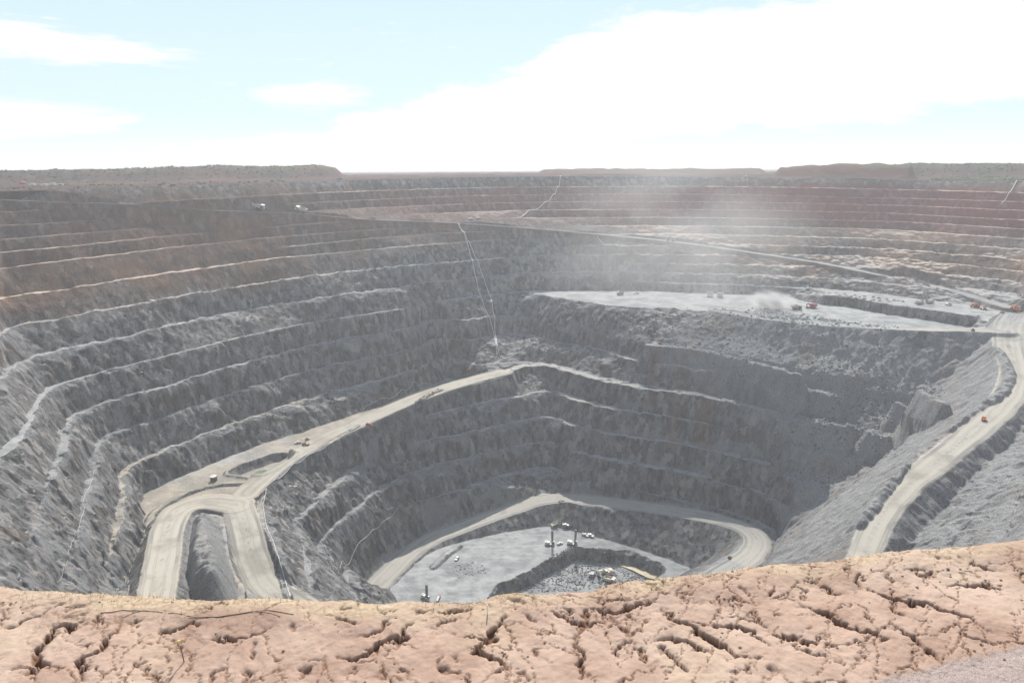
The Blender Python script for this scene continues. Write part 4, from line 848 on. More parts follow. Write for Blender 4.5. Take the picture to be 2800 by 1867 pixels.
def make_loader(body):
    t = thing('wheel_loader')
    B().box((-2.0, 0, 2.1), (4.2, 2.6, 1.7), bev=0.15).box((1.0, 0, 1.7), (3.0, 1.8, 0.9)).end('body', body, t)
    c = B().box((0.0, 0, 3.5), (1.8, 1.9, 1.8), bev=0.08).end('cab', body, t); B().box((0.0, 0, 3.7), (1.84, 1.94, 0.9)).end('window', GLS(), c)
    B().prism([(1.6, 2.4), (2.0, 2.7), (4.6, 1.1), (4.4, 0.7)], -0.9, 0.9).end('lift_arm', body, t)
    B().prism([(4.2, 0.2), (5.9, 0.15), (5.2, 1.9), (4.4, 1.7)], -1.8, 1.8).end('bucket', DRK(), t)
    for x in (2.0, -2.2):
        for y in (-1.3, 1.3): wheel(t, x, y, 1.05, 0.8)
    return t
def make_tanker(body, tankm):
    t = thing('tanker_truck')
    B().box((-0.4, 0, 1.1), (9.4, 1.6, 0.5)).end('chassis', DRK(), t)
    c = B().box((3.9, 0, 2.3), (1.9, 2.5, 2.1), bev=0.12).end('cab', body, t); B().box((3.98, 0, 2.75), (1.9, 2.3, 0.8)).end('window', GLS(), c)
    B().cyl((2.6, 0, 2.6), (-4.8, 0, 2.6), 1.35, 18).box((-1.1, 0, 4.0), (5.4, 0.8, 0.2)).end('tank', tankm, t)
    for x in (3.6, -2.6, -4.0):
        for y in (-1.05, 1.05): wheel(t, x, y, 0.62, 0.42)
    return t
def rest(o, px, py, heading, label, cat, group=None, scale=1.0):
    p = cast(px, py); 
    h = math.radians(heading); R_ = 3.0 * scale; c, s_ = math.cos(h), math.sin(h)
    q = lambda dx, dy: float(height(np.array([p.x + dx * c - dy * s_]), np.array([p.y + dx * s_ + dy * c]))[0][0])
    zf, zb, zl, zr_ = q(R_, 0), q(-R_, 0), q(0, R_ * 0.6), q(0, -R_ * 0.6)
    X = Vector((c * 2 * R_, s_ * 2 * R_, max(-2.0, min(2.0, zf - zb)))).normalized(); Y0 = Vector((-s_ * 1.2 * R_, c * 1.2 * R_, max(-0.6, min(0.6, zl - zr_)))).normalized()
    Z = X.cross(Y0).normalized(); Y = Z.cross(X)
    z = (zf + zb + zl + zr_) / 4
    o.matrix_world = Matrix(((X.x * scale, Y.x * scale, Z.x * scale, p.x), (X.y * scale, Y.y * scale, Z.y * scale, p.y), (X.z * scale, Y.z * scale, Z.z * scale, z - 0.03), (0, 0, 0, 1)))
    return top(o, None, label, cat, group)
def copy_tree(o, parent=None):
    c = o.copy(); SCN.objects.link(c)
    for k in ('label', 'category', 'group'):
        if k in c: del c[k]
    if parent: c.parent = parent; c.matrix_parent_inverse = o.matrix_parent_inverse
    for ch in o.children: copy_tree(ch, c)
    return c
def drape(name, px, r, mat, label, cat, group=None, lift=0.25, straight=False, pts=None):
    P = pts or [cast(*p) for p in px]; Q = []
    for a, b in zip(P[:-1], P[1:]):
        n = max(2, int((b - a).length / 3.0))
        for k in range(n): Q.append(a.lerp(b, k / n))
    Q.append(P[-1])
    if not straight:
        zz = height(np.array([p.x for p in Q]), np.array([p.y for p in Q]))[0]
        Q = [Vector((p.x, p.y, max(float(z), p.z - 2.5) + r * 0.8 + lift)) for p, z in zip(Q, zz)]
    return top(tube(name, Q, r, mat), None, label, cat, group)
def tube(name, Q, r, mat, seg=7):
    bm = bmesh.new(); rings = []
    for i, p in enumerate(Q):
        d = (Q[min(i + 1, len(Q) - 1)] - Q[max(i - 1, 0)]).normalized(); s_ = d.cross(Vector((0, 0, 1)))
        s_ = s_.normalized() if s_.length > 1e-3 else Vector((1, 0, 0)); u = s_.cross(d)
        rings.append([bm.verts.new(p + s_ * math.cos(2 * math.pi * k / seg) * r + u * math.sin(2 * math.pi * k / seg) * r) for k in range(seg)])
    for a, b in zip(rings[:-1], rings[1:]):
        for k in range(seg): bm.faces.new((a[k], a[(k + 1) % seg], b[(k + 1) % seg], b[k]))
    bm.faces.new(rings[0][::-1]); bm.faces.new(rings[-1])
    me = bpy.data.meshes.new(name); bm.to_mesh(me); bm.free(); me.materials.append(mat); me.polygons.foreach_set('use_smooth', np.ones(len(me.polygons), bool))
    o = bpy.data.objects.new(name, me); SCN.objects.link(o); return o

# ---------------------------------------------------------------- machines in the pit
def machines():
    g_t = 'haul trucks working in the pit'
    h0 = make_haul_truck(GRY()); hy = make_haul_truck(CRM())
    T = lambda src, first=[set()]: (src if src.name not in first[0] and not first[0].add(src.name) else copy_tree(src))
    rest(T(h0), 707, 577, 8, 'dusty grey haul truck on the upper left ramp, the left one of two', 'haul truck', g_t, 1.25)
    rest(T(h0), 822, 583, 175, 'dusty grey haul truck on the upper left ramp, the right one of two', 'haul truck', g_t, 1.2)
    rest(T(h0), 1833, 660, 170, 'pale haul truck alone on the far wall ramp above the bright terrace', 'haul truck', g_t, 1.25)
    rest(T(hy), 1941, 811, 255, 'haul truck parked facing the viewer on the terrace, left of a side by side pair', 'haul truck', g_t, 1.15)
    rest(T(hy), 1968, 813, 255, 'haul truck parked facing the viewer on the terrace, right of a side by side pair', 'haul truck', g_t, 1.15)
    rest(T(h0), 1696, 806, 200, 'white topped haul truck near the left tip of the bright terrace', 'haul truck', g_t, 0.85)
    rest(T(h0), 2178, 846, 10, 'pale haul truck half hidden in the dust plume beside the red excavator', 'haul truck', g_t, 1.05)
    hr = make_haul_truck(ORG())
    rest(T(hr), 2666, 841, 200, 'orange haul truck on the terrace to the right of the drill rigs', 'haul truck', g_t, 0.95)
    rest(T(hr), 2772, 846, 150, 'orange and white haul truck at the foot of the far ramp by the right edge', 'haul truck', g_t, 0.85)
    rest(T(hr), 2690, 1149, 50, 'small orange truck driving alone on the wide haul road at right', 'haul truck', g_t, 0.42)
    rest(T(h0), 1619, 1574, 250, 'brown haul truck standing left of the big shovel at the pit bottom', 'haul truck', g_t, 0.75)
    rest(T(hy), 1668, 1592, 330, 'haul truck with empty tray backed up below the big shovel', 'haul truck', g_t, 0.95)
    rest(T(hy), 1517, 1436, 200, 'small haul truck below the back bank of the drilled pit floor', 'haul truck', g_t, 0.62)
    ex = make_excavator(REDP())
    rest(ex, 2221, 843, 200, 'red excavator loading a truck in the dust on the terrace', 'excavator', 'excavators', 1.0)
    e2 = make_excavator(CRM()); rest(e2, 1660, 1574, 205, 'large dusty cream shovel beside the rock pile in the pit bottom', 'excavator', 'excavators', 1.15)
    e3 = make_excavator(DRK()); rest(e3, 1264, 1022, 30, 'small dark excavator on the bench where the hoses come down', 'excavator', 'excavators', 0.5)
    e4 = copy_tree(ex); rest(e4, 1286, 1016, 160, 'small red machine at the lower end of the hose, next to a dark excavator', 'excavator', 'excavators', 0.45)
    d0 = make_drill_rig(CRM(), M('pale_mast', (0.45, 0.44, 0.43))); dk = make_drill_rig(WHT(), M('black_mast', (0.02, 0.02, 0.022)))
    g_d = 'drill rigs with raised masts'
    rest(d0, 2514, 832, 10, 'cream drill rig with tall grey mast on the terrace, left of two', 'drill rig', g_d, 1.05)
    rest(copy_tree(d0), 2541, 830, 185, 'cream drill rig with tall grey mast on the terrace, right of two', 'drill rig', g_d, 1.05)
    rest(dk, 1503, 1491, 345, 'drill rig with thin black mast on the pit floor, left of two side by side', 'drill rig', g_d, 0.95)
    rest(copy_tree(dk), 1564, 1490, 345, 'drill rig with thin black mast on the pit floor, right of two side by side', 'drill rig', g_d, 1.0)
    rest(copy_tree(dk), 1163, 1637, 320, 'drill rig with thin black mast standing just above the foreground edge', 'drill rig', g_d, 0.85)
    u0 = make_ute(WHT()); g_u = 'white utility vehicles'; first = [True]
    def U(px, py, hd, lab, sc=1.0):
        o = u0 if first[0] else copy_tree(u0); first[0] = False; rest(o, px, py, hd, lab, 'utility vehicle', g_u, sc)
    U(1739, 805, 185, 'white utility vehicle on the terrace just right of the white topped haul truck', 1.7)
    U(2211, 790, 10, 'white utility vehicle on the berm above the red excavator', 1.6)
    U(2592, 834, 190, 'white utility vehicle on the terrace right of the cream drill rigs', 1.7)
    U(1547, 1437, 340, 'white utility vehicle by the small haul truck on the pit floor', 1.35)
    U(1600, 1465, 320, 'white utility vehicle on the pit floor, left one of a parked pair', 1.5)
    U(1615, 1467, 320, 'white utility vehicle on the pit floor, right one of a parked pair', 1.5)
    U(1531, 1488, 25, 'white utility vehicle between the two black masted drill rigs', 1.3)
    U(1250, 1529, 250, 'white utility vehicle at the end of a low bund on the pit floor', 1.35)
    U(1309, 599, 185, 'white utility vehicle on the upper ramp near the head of the pipes', 1.4)
    U(1287, 601, 185, 'dusty utility vehicle on the upper ramp behind another near the pipe head', 1.5)
    U(815, 1212, 190, 'white utility vehicle parked with two machines near the muddy hollow', 1.25)
    U(2043, 485, 5, 'white utility vehicle far away on the opposite rim', 2.0)
    lo = make_loader(YEL()); rest(lo, 834, 1216, 340, 'yellow wheel loader in front of the muddy hollow road', 'loader', 'loaders', 0.8)
    rest(copy_tree(lo), 2690, 847, 200, 'wheel loader right of the orange haul truck on the terrace', 'loader', 'loaders', 0.85)
    dz = make_dozer(YEL()); rest(dz, 841, 1203, 10, 'yellow bulldozer behind the loader near the muddy hollow', 'bulldozer', 'bulldozers', 0.8)
    rest(copy_tree(dz), 2785, 849, 200, 'bulldozer at the right edge by the foot of the ramp', 'bulldozer', 'bulldozers', 0.9)
    do = make_dozer(ORG()); rest(do, 2740, 856, 150, 'small orange bulldozer on the pale junction at right', 'bulldozer', 'bulldozers', 0.75)
    rest(copy_tree(do), 2660, 905, 60, 'small orange bulldozer at the edge of the notch by the junction', 'bulldozer', 'bulldozers', 0.75)
    rest(copy_tree(dz), 1994, 1526, 60, 'dusty bulldozer climbing the low ramp at right', 'bulldozer', 'bulldozers', 0.7)
    tk = make_tanker(REDP(), REDP()); rest(tk, 1008, 1163, 10, 'red tanker truck parked at the edge of the sloping terrace road', 'tanker truck', None, 0.72)
    tw = make_tanker(REDP(), WHT()); rest(tw, 1199, 1642, 80, 'white tanker truck with red cab beside the drill rig at the foreground edge', 'tanker truck', None, 0.85)
    # water tank
    w = thing('water_tank'); B().cyl((0, 0, 0), (0, 0, 4.3), 2.9, 32).end('shell', M('weathered_dark_steel', (0.06, 0.045, 0.045)), w)
    B().cyl((0, 0, 4.3), (0, 0, 4.55), 2.95, 32).cyl((0, 0, 4.55), (0, 0, 4.8), 2.9, 32, 0.5).end('roof', M('pinkish_white_paint', (0.72, 0.62, 0.60)), w)
    B().box((2.98, 0, 2.3), (0.08, 0.06, 4.6)).box((2.98, 0.5, 2.3), (0.08, 0.06, 4.6)).end('ladder', GRY(), w)
    rest(w, 585, 1314, 0, 'dark round water tank with pale top standing on the hairpin platform', 'water tank')
    # sheds far off on the left rim
    first = None
    for i, (px, py, col, lab, sc) in enumerate(((62, 503, REDP(), 'long red shed far off on the left rim', 0.9), (88, 508, WHT(), 'white site hut on the left rim, first of four from the left', 0.9), (120, 508, WHT(), 'white site hut on the left rim, second of four from the left', 0.8), (142, 507, WHT(), 'white site hut on the left rim, third of four from the left', 1.0), (165, 507, WHT(), 'white site hut on the left rim, last of four from the left', 0.7), (928, 492, M('blue_paint', (0.10, 0.16, 0.34)), 'blue shed on the far rim right of the long waste dump', 0.8))):
        s_ = thing('site_hut'); wl = B().box((0, 0, 1.5), (10, 4, 3.0)).end('wall', col, s_)
        B().prism([(-5.3, 3.0), (5.3, 3.0), (5.3, 3.25), (0, 3.9), (-5.3, 3.25)], -2.3, 2.3).end('roof', col, s_); B().box((1.0, -2.03, 1.1), (1.0, 0.06, 2.1)).end('door', DRK(), s_)
        rest(s_, px, py, 5 * i, lab, 'hut', 'site huts on the rim', sc)
    # heaps of drill cuttings in rows on the terrace block
    rnd = random.Random(5); cm = M('dark_cuttings', (0.10, 0.10, 0.105), 0.95, 0, 0.1); hb = None
    rows = [[(560, 1240), (620, 1243), (700, 1248), (790, 1258)], [(650, 1262), (720, 1270), (760, 1272), (835, 1280)], [(880, 1268), (960, 1278), (1010, 1288), (1085, 1298), (1150, 1305)], [(880, 1292), (960, 1302), (1020, 1312), (1100, 1318), (1190, 1310), (1230, 1318)], [(740, 1288), (800, 1296), (860, 1308), (930, 1320)]]
    for row in rows:
        for zx, zy in row:
            if hb is None:
                b = B(); bmesh.ops.create_cone(b.bm, cap_ends=True, segments=10, radius1=2.6, radius2=0.5, depth=1.5)
                for v in b.bm.verts: v.co += Vector((rnd.uniform(-.3, .3), rnd.uniform(-.3, .3), 0.65))
                o = hb = b.end('cuttings_heap', cm)
            else: o = hb.copy(); SCN.objects.link(o)
            p = cast(2100 + zx / ZS, 430 + zy / ZS); o.location = p; o.rotation_euler[2] = rnd.uniform(0, 6); o.scale = (rnd.uniform(.8, 1.3),) * 2 + (rnd.uniform(.7, 1.2),)
            top(o, None, 'small dark heap of drill cuttings in rows on the terrace block', 'heap', 'heaps of drill cuttings')
machines()

def pipes():
    pm = M('pale_pipe', (0.66, 0.66, 0.65), 0.35, 0, 0.1); bx = lambda t, l: tp(t + ' ' + l)
    g = 'pale pipes laid down the pit walls'
    drape('pipe', tp('B 1845 612 1900 705 1945 850 1985 1000 2020 1170 2070 1330 2130 1470') + tp('F 2140 95 2165 200 2195 320 2197 410'), 0.42, pm, 'pale pipe down the left wall, left one of a pair that part and meet', 'pipe', g)
    drape('pipe', tp('B 1850 612 1910 710 1960 820 2030 960 2080 1110 2140 1280 2165 1430') + tp('F 2178 50 2178 180 2200 310 2220 410'), 0.42, pm, 'pale pipe down the left wall, right one of a pair that part and meet', 'pipe', g)
    drape('pipe', tp('F 2175 418 2120 452 2020 460 1985 475 1975 525'), 0.26, pm, 'short pale pipe curving from the pipe pair foot to a small machine', 'pipe', g)
    drape('pipe', tp('F 2225 418 2278 445'), 0.3, pm, 'stub of pale pipe running right from the foot of the pair', 'pipe', g)
    drape('pipe', tp('C 452 175 430 270 395 335 345 400 305 412 245 470 155 490 100 540 30 562'), 0.5, pm, 'pale pipe snaking down the top benches of the far wall', 'pipe', g)
    drape('pipe', tp('F 890 948 1000 880 1200 795 1400 722 1580 672'), 0.26, pm, 'pale pipe along the foot of the left wall beside the sloping road', 'pipe', g)
    drape('pipe', tp('F 1970 695 2080 665 2255 610'), 0.26, pm, 'pale pipe on the outer edge near the top of the sloping road', 'pipe', g)
    drape('pipe', tp('F 950 1050 700 1200 480 1315 330 1410 150 1565') + tp('J 200 90 95 190'), 0.26, pm, 'pale pipe along the outer edge of the road past the hollow', 'pipe', g)
    drape('pipe', tp('J 95 200 62 330 85 480 105 560 160 680 215 850 265 1020 315 1200'), 0.26, pm, 'pale pipe bending along the outside of the hairpin road', 'pipe', g)
    drape('pipe', tp('J 98 205 180 270 320 470 430 560 550 665'), 0.2, pm, 'pale pipe dropping diagonally over two benches below the hairpin', 'pipe', g)
    drape('pipe', tp('J 600 700 660 790 720 890 760 918 830 885 880 800 930 710 1040 600 1160 500 1300 370'), 0.2, pm, 'pale pipe curving along the lowest bench on the left', 'pipe', g)
    drape('pipe', tp('I 860 20 835 120 780 240 755 330 770 360 735 480 680 640 640 740 580 920 520 1050'), 0.1, pm, 'thin pale pipe following a bench down the near left wall', 'pipe', g)
    drape('pipe', tp('D 2265 225 2195 330 2130 430'), 0.45, pm, 'pale pipe down the red benches at the far right', 'pipe', g)
    drape('pipe', tp('C 778 735 830 788'), 0.4, pm, 'short pale pipe on the far wall below the ramp', 'pipe', g)
pipes()

def waters():
    def sheet(name, pl, z, col, rough):
        bm = bmesh.new(); bm.faces.new([bm.verts.new((p[0], p[1], z)) for p in pl]); me = bpy.data.meshes.new(name); bm.to_mesh(me); bm.free()
        m = new_mat(name + '_surface'); s = NT(m); tc = s.n('ShaderNodeTexCoord'); s.L.new(s.mix(s.ramp(s.noise(tc.outputs['Object'], 0.15, 3), 0.35, 0.65), col, [c * 0.75 for c in col]), s.b.inputs['Base Color']); s.b.inputs['Roughness'].default_value = rough
        me.materials.append(m); o = bpy.data.objects.new(name, me); SCN.objects.link(o); top(o, 'structure')
    P = lambda s_, z: [at_z(p, z) for p in tp(s_)]
    q = [at_z((500 + x / 5.88, 1180 + y / 5.88), -271) for x, y in ((1120, 600), (1180, 545), (1330, 525), (1480, 550), (1520, 590), (1440, 640), (1300, 650), (1190, 630))]
    c = cast(727, 1278); sheet('water', [(p[0], p[1]) for p in q], c.z + 0.35, (0.20, 0.24, 0.16), 0.25)
    q = P('K 955 880 1040 875 1150 915 1330 985 1300 1015 1240 1005 1100 935', FLOOR_Z - 12); c = cast(1400 + 1150 / ZS, 1280 + 940 / ZS)
    sheet('water', [(p[0], p[1]) for p in q], FLOOR_Z - 9.0 - 2.2, (0.50, 0.40, 0.24), 0.3)
waters()

def rubble():
    """loose boulders: too many to count"""
    rng = np.random.RandomState(4); V = []; Fc = []; base = None
    bm = bmesh.new(); bmesh.ops.create_icosphere(bm, subdivisions=1, radius=1); bv = np.array([v.co[:] for v in bm.verts]); bf = np.array([[v.index for v in f.verts] for f in bm.faces]); bm.free()
    xs = []; ys = []; sz = []
    N = 60000; X = rng.uniform(60, 520, N); Y = rng.uniform(560, 960, N); r = RUB(X, Y); k = (r > -25 + 40 * rng.rand(N)); k &= rng.rand(N) < (0.12 + 0.55 * sstep(-0.05, 0.3, fbm(X, Y, 40, 3, 301)))
    xs.append(X[k][:5200]); ys.append(Y[k][:5200]); sz.append(0.35 + 1.5 * rng.rand(k.sum())[:5200] ** 3)
    def spot(poly, z, n, a, b):
        P = np.array([at_z(p, z)[:2] for p in tp(poly)]); lo, hi = P.min(0), P.max(0); X = rng.uniform(lo[0], hi[0], n * 4); Y = rng.uniform(lo[1], hi[1], n * 4); k = inside(X, Y, P)
        xs.append(X[k][:n]); ys.append(Y[k][:n]); sz.append(a + (b - a) * rng.rand(min(n, k.sum())) ** 3)
    spot('K 60 1130 300 920 520 800 900 820 960 880 1250 1000 1150 1080', FLOOR_Z - 11, 2600, 0.25, 1.3)
    spot('D 300 1400 520 1480 750 1525 1000 1545 830 1500 500 1430', -172, 500, 0.4, 1.5)
    spot('F 1380 900 1440 870 1690 770 1640 800 1560 860', -258, 160, 0.4, 1.4)
    spot('G 80 455 180 370 400 430 480 490', -246, 260, 0.4, 1.5)
    spot('J 1780 900 2050 830 2100 960 1850 1000', -374, 180, 0.3, 1.0)
    spot('H 300 560 900 800 1300 820 1000 500 500 480', -205, 700, 0.4, 1.9)
    x = np.concatenate(xs); y = np.concatenate(ys); s_ = np.concatenate(sz); z, _ = height(x, y); n = len(x)
    for i in range(n):
        d = bv * (1 + 0.35 * (rng.rand(len(bv), 1) - 0.5)) * s_[i] * np.array((1, rng.uniform(.6, 1), rng.uniform(.5, .85))); a = rng.uniform(0, 6.28); c_, q = math.cos(a), math.sin(a)
        V.append(np.stack([d[:, 0] * c_ - d[:, 1] * q + x[i], d[:, 0] * q + d[:, 1] * c_ + y[i], d[:, 2] + z[i] + 0.25 * s_[i]], 1)); Fc.append(bf + i * len(bv))
    V = np.concatenate(V); Fc = np.concatenate(Fc).astype(np.int32)
    me = bpy.data.meshes.new('rubble'); me.vertices.add(len(V)); me.vertices.foreach_set('co', V.astype(np.float32).ravel()); me.loops.add(Fc.size); me.loops.foreach_set('vertex_index', Fc.ravel())
    me.polygons.add(len(Fc)); me.polygons.foreach_set('loop_start', np.arange(0, Fc.size, 3, dtype=np.int32)); me.polygons.foreach_set('loop_total', np.full(len(Fc), 3, np.int32)); me.update(calc_edges=True)
    m = new_mat('broken_rock'); s = NT(m); g = s.n('ShaderNodeNewGeometry'); f = s.noise(g.outputs['Position'], 0.35, 3)
    s.L.new(s.mix(s.ramp(f, 0.35, 0.65), (0.10, 0.105, 0.112), (0.36, 0.36, 0.355)), s.b.inputs['Base Color']); s.b.inputs['Roughness'].default_value = 0.85; me.materials.append(m)
    o = bpy.data.objects.new('rubble', me); SCN.objects.link(o); top(o, 'stuff')
rubble()

def foreground_bits():
    gz = lambda x, y: float(ground_z(np.array([x], float), np.array([y], float))[0][0])
    def gp(px, py):
        a = at_z((px, py), GZ); return Vector((a[0], a[1], gz(a[0], a[1])))
    p = gp(504, 1806); t = thing('survey_stake'); t.location = p; top(t, None, 'thin survey stake with yellow top stuck in the cracked ground', 'stake')
    B().cyl((0, 0, -0.1), (-0.04, 0, 0.43), 0.011, 8).end('rod', M('rusty_steel', (0.14, 0.08, 0.05)), t); B().cyl((-0.041, 0, 0.43), (-0.046, 0, 0.5), 0.024, 8).end('cap', M('yellow_plastic', (0.75, 0.55, 0.10)), t); B().cyl((-0.038, 0, 0.385), (-0.04, 0, 0.42), 0.022, 8).end('tape', WHT(), t)
    p = gp(1333, 1684); o = B().cyl((0, 0, -0.1), (0.0, 0, 0.24), 0.014, 8).end('marker_peg', M('white_peg', (0.75, 0.7, 0.68))); o.location = p; top(o, None, 'short white marker peg near the pit edge', 'peg')
    hm = M('black_hose', (0.035, 0.028, 0.026), 0.6, 0, 0.15); F3 = lambda *v: [gp(v[i] / 3.36, 1600 + v[i + 1] / 3.36) for i in range(0, len(v), 2)]
    for nm, q, r, lab in (('hose', F3(930, 292, 1020, 280, 1100, 268, 1200, 263, 1290, 262), 0.007, 'black hose lying on the cracked ground, leftmost length'),
                          ('hose', F3(1130, 325, 1220, 285, 1310, 262, 1400, 264, 1520, 280, 1700, 298), 0.0045, 'thin black hose crossing the other hoses on the cracked ground'),
                          ('hose', F3(1705, 310, 1850, 320, 2000, 322, 2150, 300, 2350, 272, 2460, 268, 2580, 280, 2700, 302), 0.006, 'black hose arching over the ground right of the others'),
                          ('hose', F3(1735, 328, 1900, 325, 2060, 318, 2250, 290, 2420, 280, 2520, 300, 2580, 320), 0.0045, 'thin black hose running just below the arching one'),
                          ('hose', F3(600, 234, 680, 218, 790, 205), 0.006, 'short piece of black hose near the left end of the ground')):
        Q = []
        for a, b in zip(q[:-1], q[1:]):
            for k in range(6): v = a.lerp(b, k / 6); v.z = max(v.z, gz(v.x, v.y)) + r; Q.append(v)
        Q.append(q[-1] + Vector((0, 0, r))); top(tube(nm, Q, r, hm), None, lab, 'hose', 'hoses on the ground')
    # dry grass and crumbs along the edge
    rng = np.random.RandomState(8); n = 5200; x = rng.uniform(-14, 19, n); e = -rng.exponential(0.22, n) + 0.22
    k = rng.rand(n) < 0.15 + 0.85 * sstep(-0.1, 0.25, fbm(x, 0 * x, 1.6, 3, 401)); x, e = x[k], e[k]; n = len(x)
    y = np.interp(x, EDGE[:, 0], EDGE[:, 1]) + e; z = ground_z(x, y)[0]; h = rng.uniform(0.03, 0.13, n); a = rng.uniform(0, 6.28, n); w = 0.006
    dx, dy = np.cos(a) * w, np.sin(a) * w; lx, ly = rng.normal(0, 0.5, n) * h, rng.normal(0, 0.5, n) * h
    V = np.stack([np.stack([x - dx, y - dy, z - 0.01], 1), np.stack([x + dx, y + dy, z - 0.01], 1), np.stack([x + lx, y + ly, z + h], 1)], 1).reshape(-1, 3)
    me = bpy.data.meshes.new('dry_grass'); me.vertices.add(3 * n); me.vertices.foreach_set('co', V.astype(np.float32).ravel()); me.loops.add(3 * n); me.loops.foreach_set('vertex_index', np.arange(3 * n, dtype=np.int32))
    me.polygons.add(n); me.polygons.foreach_set('loop_start', np.arange(0, 3 * n, 3, dtype=np.int32)); me.polygons.foreach_set('loop_total', np.full(n, 3, np.int32)); me.update(calc_edges=True); me.materials.append(M('dry_grass', (0.50, 0.40, 0.20), 0.9, 0, 0.3))
    o = bpy.data.objects.new('dry_grass', me); SCN.objects.link(o); top(o, 'stuff')
foreground_bits()

def pebbles():
    rng = np.random.RandomState(21); n = 4200; x = rng.uniform(-14, 20, n); y = rng.uniform(9.2, 17.5, n); k = rng.rand(n) < 0.2 + 0.8 * sstep(0, 0.3, fbm(x, y, 1.2, 3, 411)); x, y = x[k], y[k]; n = len(x); z = ground_z(x, y)[0]
    bm = bmesh.new(); bmesh.ops.create_icosphere(bm, subdivisions=1, radius=1); bv = np.array([v.co[:] for v in bm.verts]); bf = np.array([[v.index for v in f.verts] for f in bm.faces]); bm.free(); V = []; Fc = []
    for i in range(n):
        s_ = 0.007 + 0.035 * rng.rand() ** 5; V.append(bv * (1 + 0.5 * (rng.rand(len(bv), 1) - 0.5)) * s_ * np.array((1, 0.8, 0.7)) + np.array((x[i], y[i], z[i] + 0.2 * s_))); Fc.append(bf + i * len(bv))
    V = np.concatenate(V); Fc = np.concatenate(Fc).astype(np.int32)
    me = bpy.data.meshes.new('pebbles'); me.vertices.add(len(V)); me.vertices.foreach_set('co', V.astype(np.float32).ravel()); me.loops.add(Fc.size); me.loops.foreach_set('vertex_index', Fc.ravel())
    me.polygons.add(len(Fc)); me.polygons.foreach_set('loop_start', np.arange(0, Fc.size, 3, dtype=np.int32)); me.polygons.foreach_set('loop_total', np.full(len(Fc), 3, np.int32)); me.update(calc_edges=True); me.materials.append(M('crust_pebble', (0.30, 0.19, 0.14), 0.95, 0, 0.5))
    o = bpy.data.objects.new('pebbles', me); SCN.objects.link(o); top(o, 'stuff')
pebbles()

def scrub():
    """low bushes on the dumps and the green strip"""
    rng = np.random.RandomState(11); V = []; Fc = []; bm = bmesh.new(); bmesh.ops.create_icosphere(bm, subdivisions=1, radius=1); bv = np.array([v.co[:] for v in bm.verts]); bf = np.array([[v.index for v in f.verts] for f in bm.faces]); bm.free()
    A = []; 
    for lo, hi, r0, r1, n in ((-0.76, -0.27, 1440, 1700, 2200), (0.46, 0.80, 1650, 1850, 1800), (0.60, 0.80, 1230, 1500, 1200), (-0.24, 0.45, 2500, 5200, 500), (-0.76, -0.3, 930, 1200, 200)):
        a = rng.uniform(lo, hi, n); r = rng.uniform(r0, r1, n); A.append(np.stack([a, r], 1))
    A = np.concatenate(A); x = A[:, 1] * A[:, 0] / np.hypot(1, A[:, 0]); y = A[:, 1] / np.hypot(1, A[:, 0]); kk = SD[0](x, y) < -5; x, y, A = x[kk], y[kk], A[kk]; z = height(x, y)[0]
    for i in range(len(x)):
        s_ = (0.6 + 1.8 * rng.rand() ** 2.5) * (1.6 if A[i, 1] > 2400 else 1); d = bv * (1 + 0.6 * (rng.rand(len(bv), 1) - 0.5)) * s_ * np.array((1.2, 1.2, 0.8)); V.append(d + np.array((x[i], y[i], z[i] + 0.3 * s_))); Fc.append(bf + i * len(bv))
    V = np.concatenate(V); Fc = np.concatenate(Fc).astype(np.int32)
    me = bpy.data.meshes.new('scrub'); me.vertices.add(len(V)); me.vertices.foreach_set('co', V.astype(np.float32).ravel()); me.loops.add(Fc.size); me.loops.foreach_set('vertex_index', Fc.ravel())
    me.polygons.add(len(Fc)); me.polygons.foreach_set('loop_start', np.arange(0, Fc.size, 3, dtype=np.int32)); me.polygons.foreach_set('loop_total', np.full(len(Fc), 3, np.int32)); me.update(calc_edges=True); me.materials.append(M('scrub_leaf', (0.055, 0.075, 0.035), 0.95, 0, 0.15))
    o = bpy.data.objects.new('scrub', me); SCN.objects.link(o); top(o, 'stuff')
scrub()

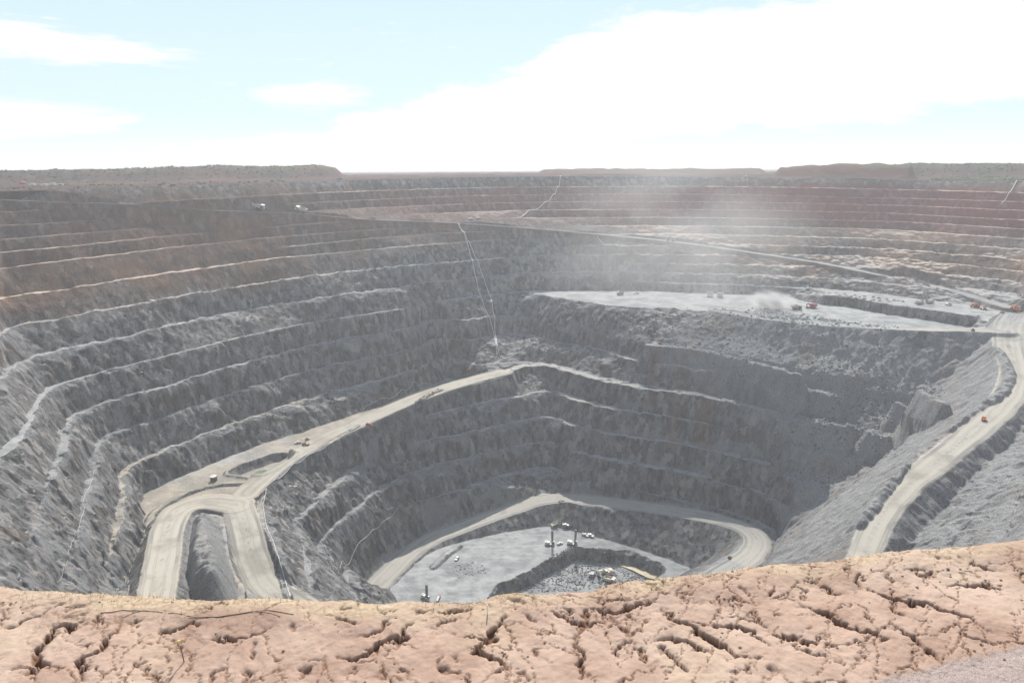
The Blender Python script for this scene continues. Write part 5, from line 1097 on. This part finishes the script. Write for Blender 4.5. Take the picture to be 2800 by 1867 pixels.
def dust():
    """dust raised by the loading: a thick puff at the machines and a thin drifting veil"""
    def puff(c, size, dens, tilt, seed, scale):
        bm = bmesh.new(); bmesh.ops.create_icosphere(bm, subdivisions=3, radius=1); me = bpy.data.meshes.new('dust_cloud'); bm.to_mesh(me); bm.free(); o = bpy.data.objects.new('dust_cloud', me); SCN.objects.link(o)
        o.location = c; o.scale = size; o.rotation_euler = tilt
        m = bpy.data.materials.new('dust'); m.use_nodes = True; nt = m.node_tree; nt.nodes.clear(); N = nt.nodes; L = nt.links
        out = N.new('ShaderNodeOutputMaterial'); v = N.new('ShaderNodeVolumePrincipled'); v.inputs['Color'].default_value = (0.98, 0.98, 0.98, 1); v.inputs['Anisotropy'].default_value = 0.55
        tc = N.new('ShaderNodeTexCoord'); ln = N.new('ShaderNodeVectorMath'); ln.operation = 'LENGTH'; L.new(tc.outputs['Object'], ln.inputs[0])
        fall = N.new('ShaderNodeMapRange'); fall.interpolation_type = 'SMOOTHSTEP'; L.new(ln.outputs['Value'], fall.inputs[0]); fall.inputs[1].default_value = 1.0; fall.inputs[2].default_value = 0.1
        nz = N.new('ShaderNodeTexNoise'); nz.inputs['Scale'].default_value = scale; nz.inputs['Detail'].default_value = 3; mp = N.new('ShaderNodeMapping'); mp.inputs['Location'].default_value = (seed, seed, 0); L.new(tc.outputs['Object'], mp.inputs[0]); L.new(mp.outputs[0], nz.inputs[0])
        nr = N.new('ShaderNodeMapRange'); L.new(nz.outputs[0], nr.inputs[0]); nr.inputs[1].default_value = 0.36; nr.inputs[2].default_value = 0.66
        mu = N.new('ShaderNodeMath'); mu.operation = 'MULTIPLY'; L.new(fall.outputs[0], mu.inputs[0]); L.new(nr.outputs[0], mu.inputs[1]); m2 = N.new('ShaderNodeMath'); m2.operation = 'MULTIPLY'; L.new(mu.outputs[0], m2.inputs[0]); m2.inputs[1].default_value = dens
        L.new(m2.outputs[0], v.inputs['Density']); L.new(v.outputs[0], out.inputs['Volume']); me.materials.append(m); top(o, 'stuff')
    p = cast(2178, 845)
    puff(p + Vector((-30, 2, 10)), (40, 24, 17), 0.24, (0, 0.15, 0.2), 1.0, 2.2)
    puff(p + Vector((-95, 10, 62)), (150, 90, 100), 0.0075, (0, -0.5, 0), 4.0, 2.0)
    puff(p + Vector((-190, 40, 95)), (200, 130, 115), 0.005, (0, -0.25, 0), 8.0, 1.6)
dust()
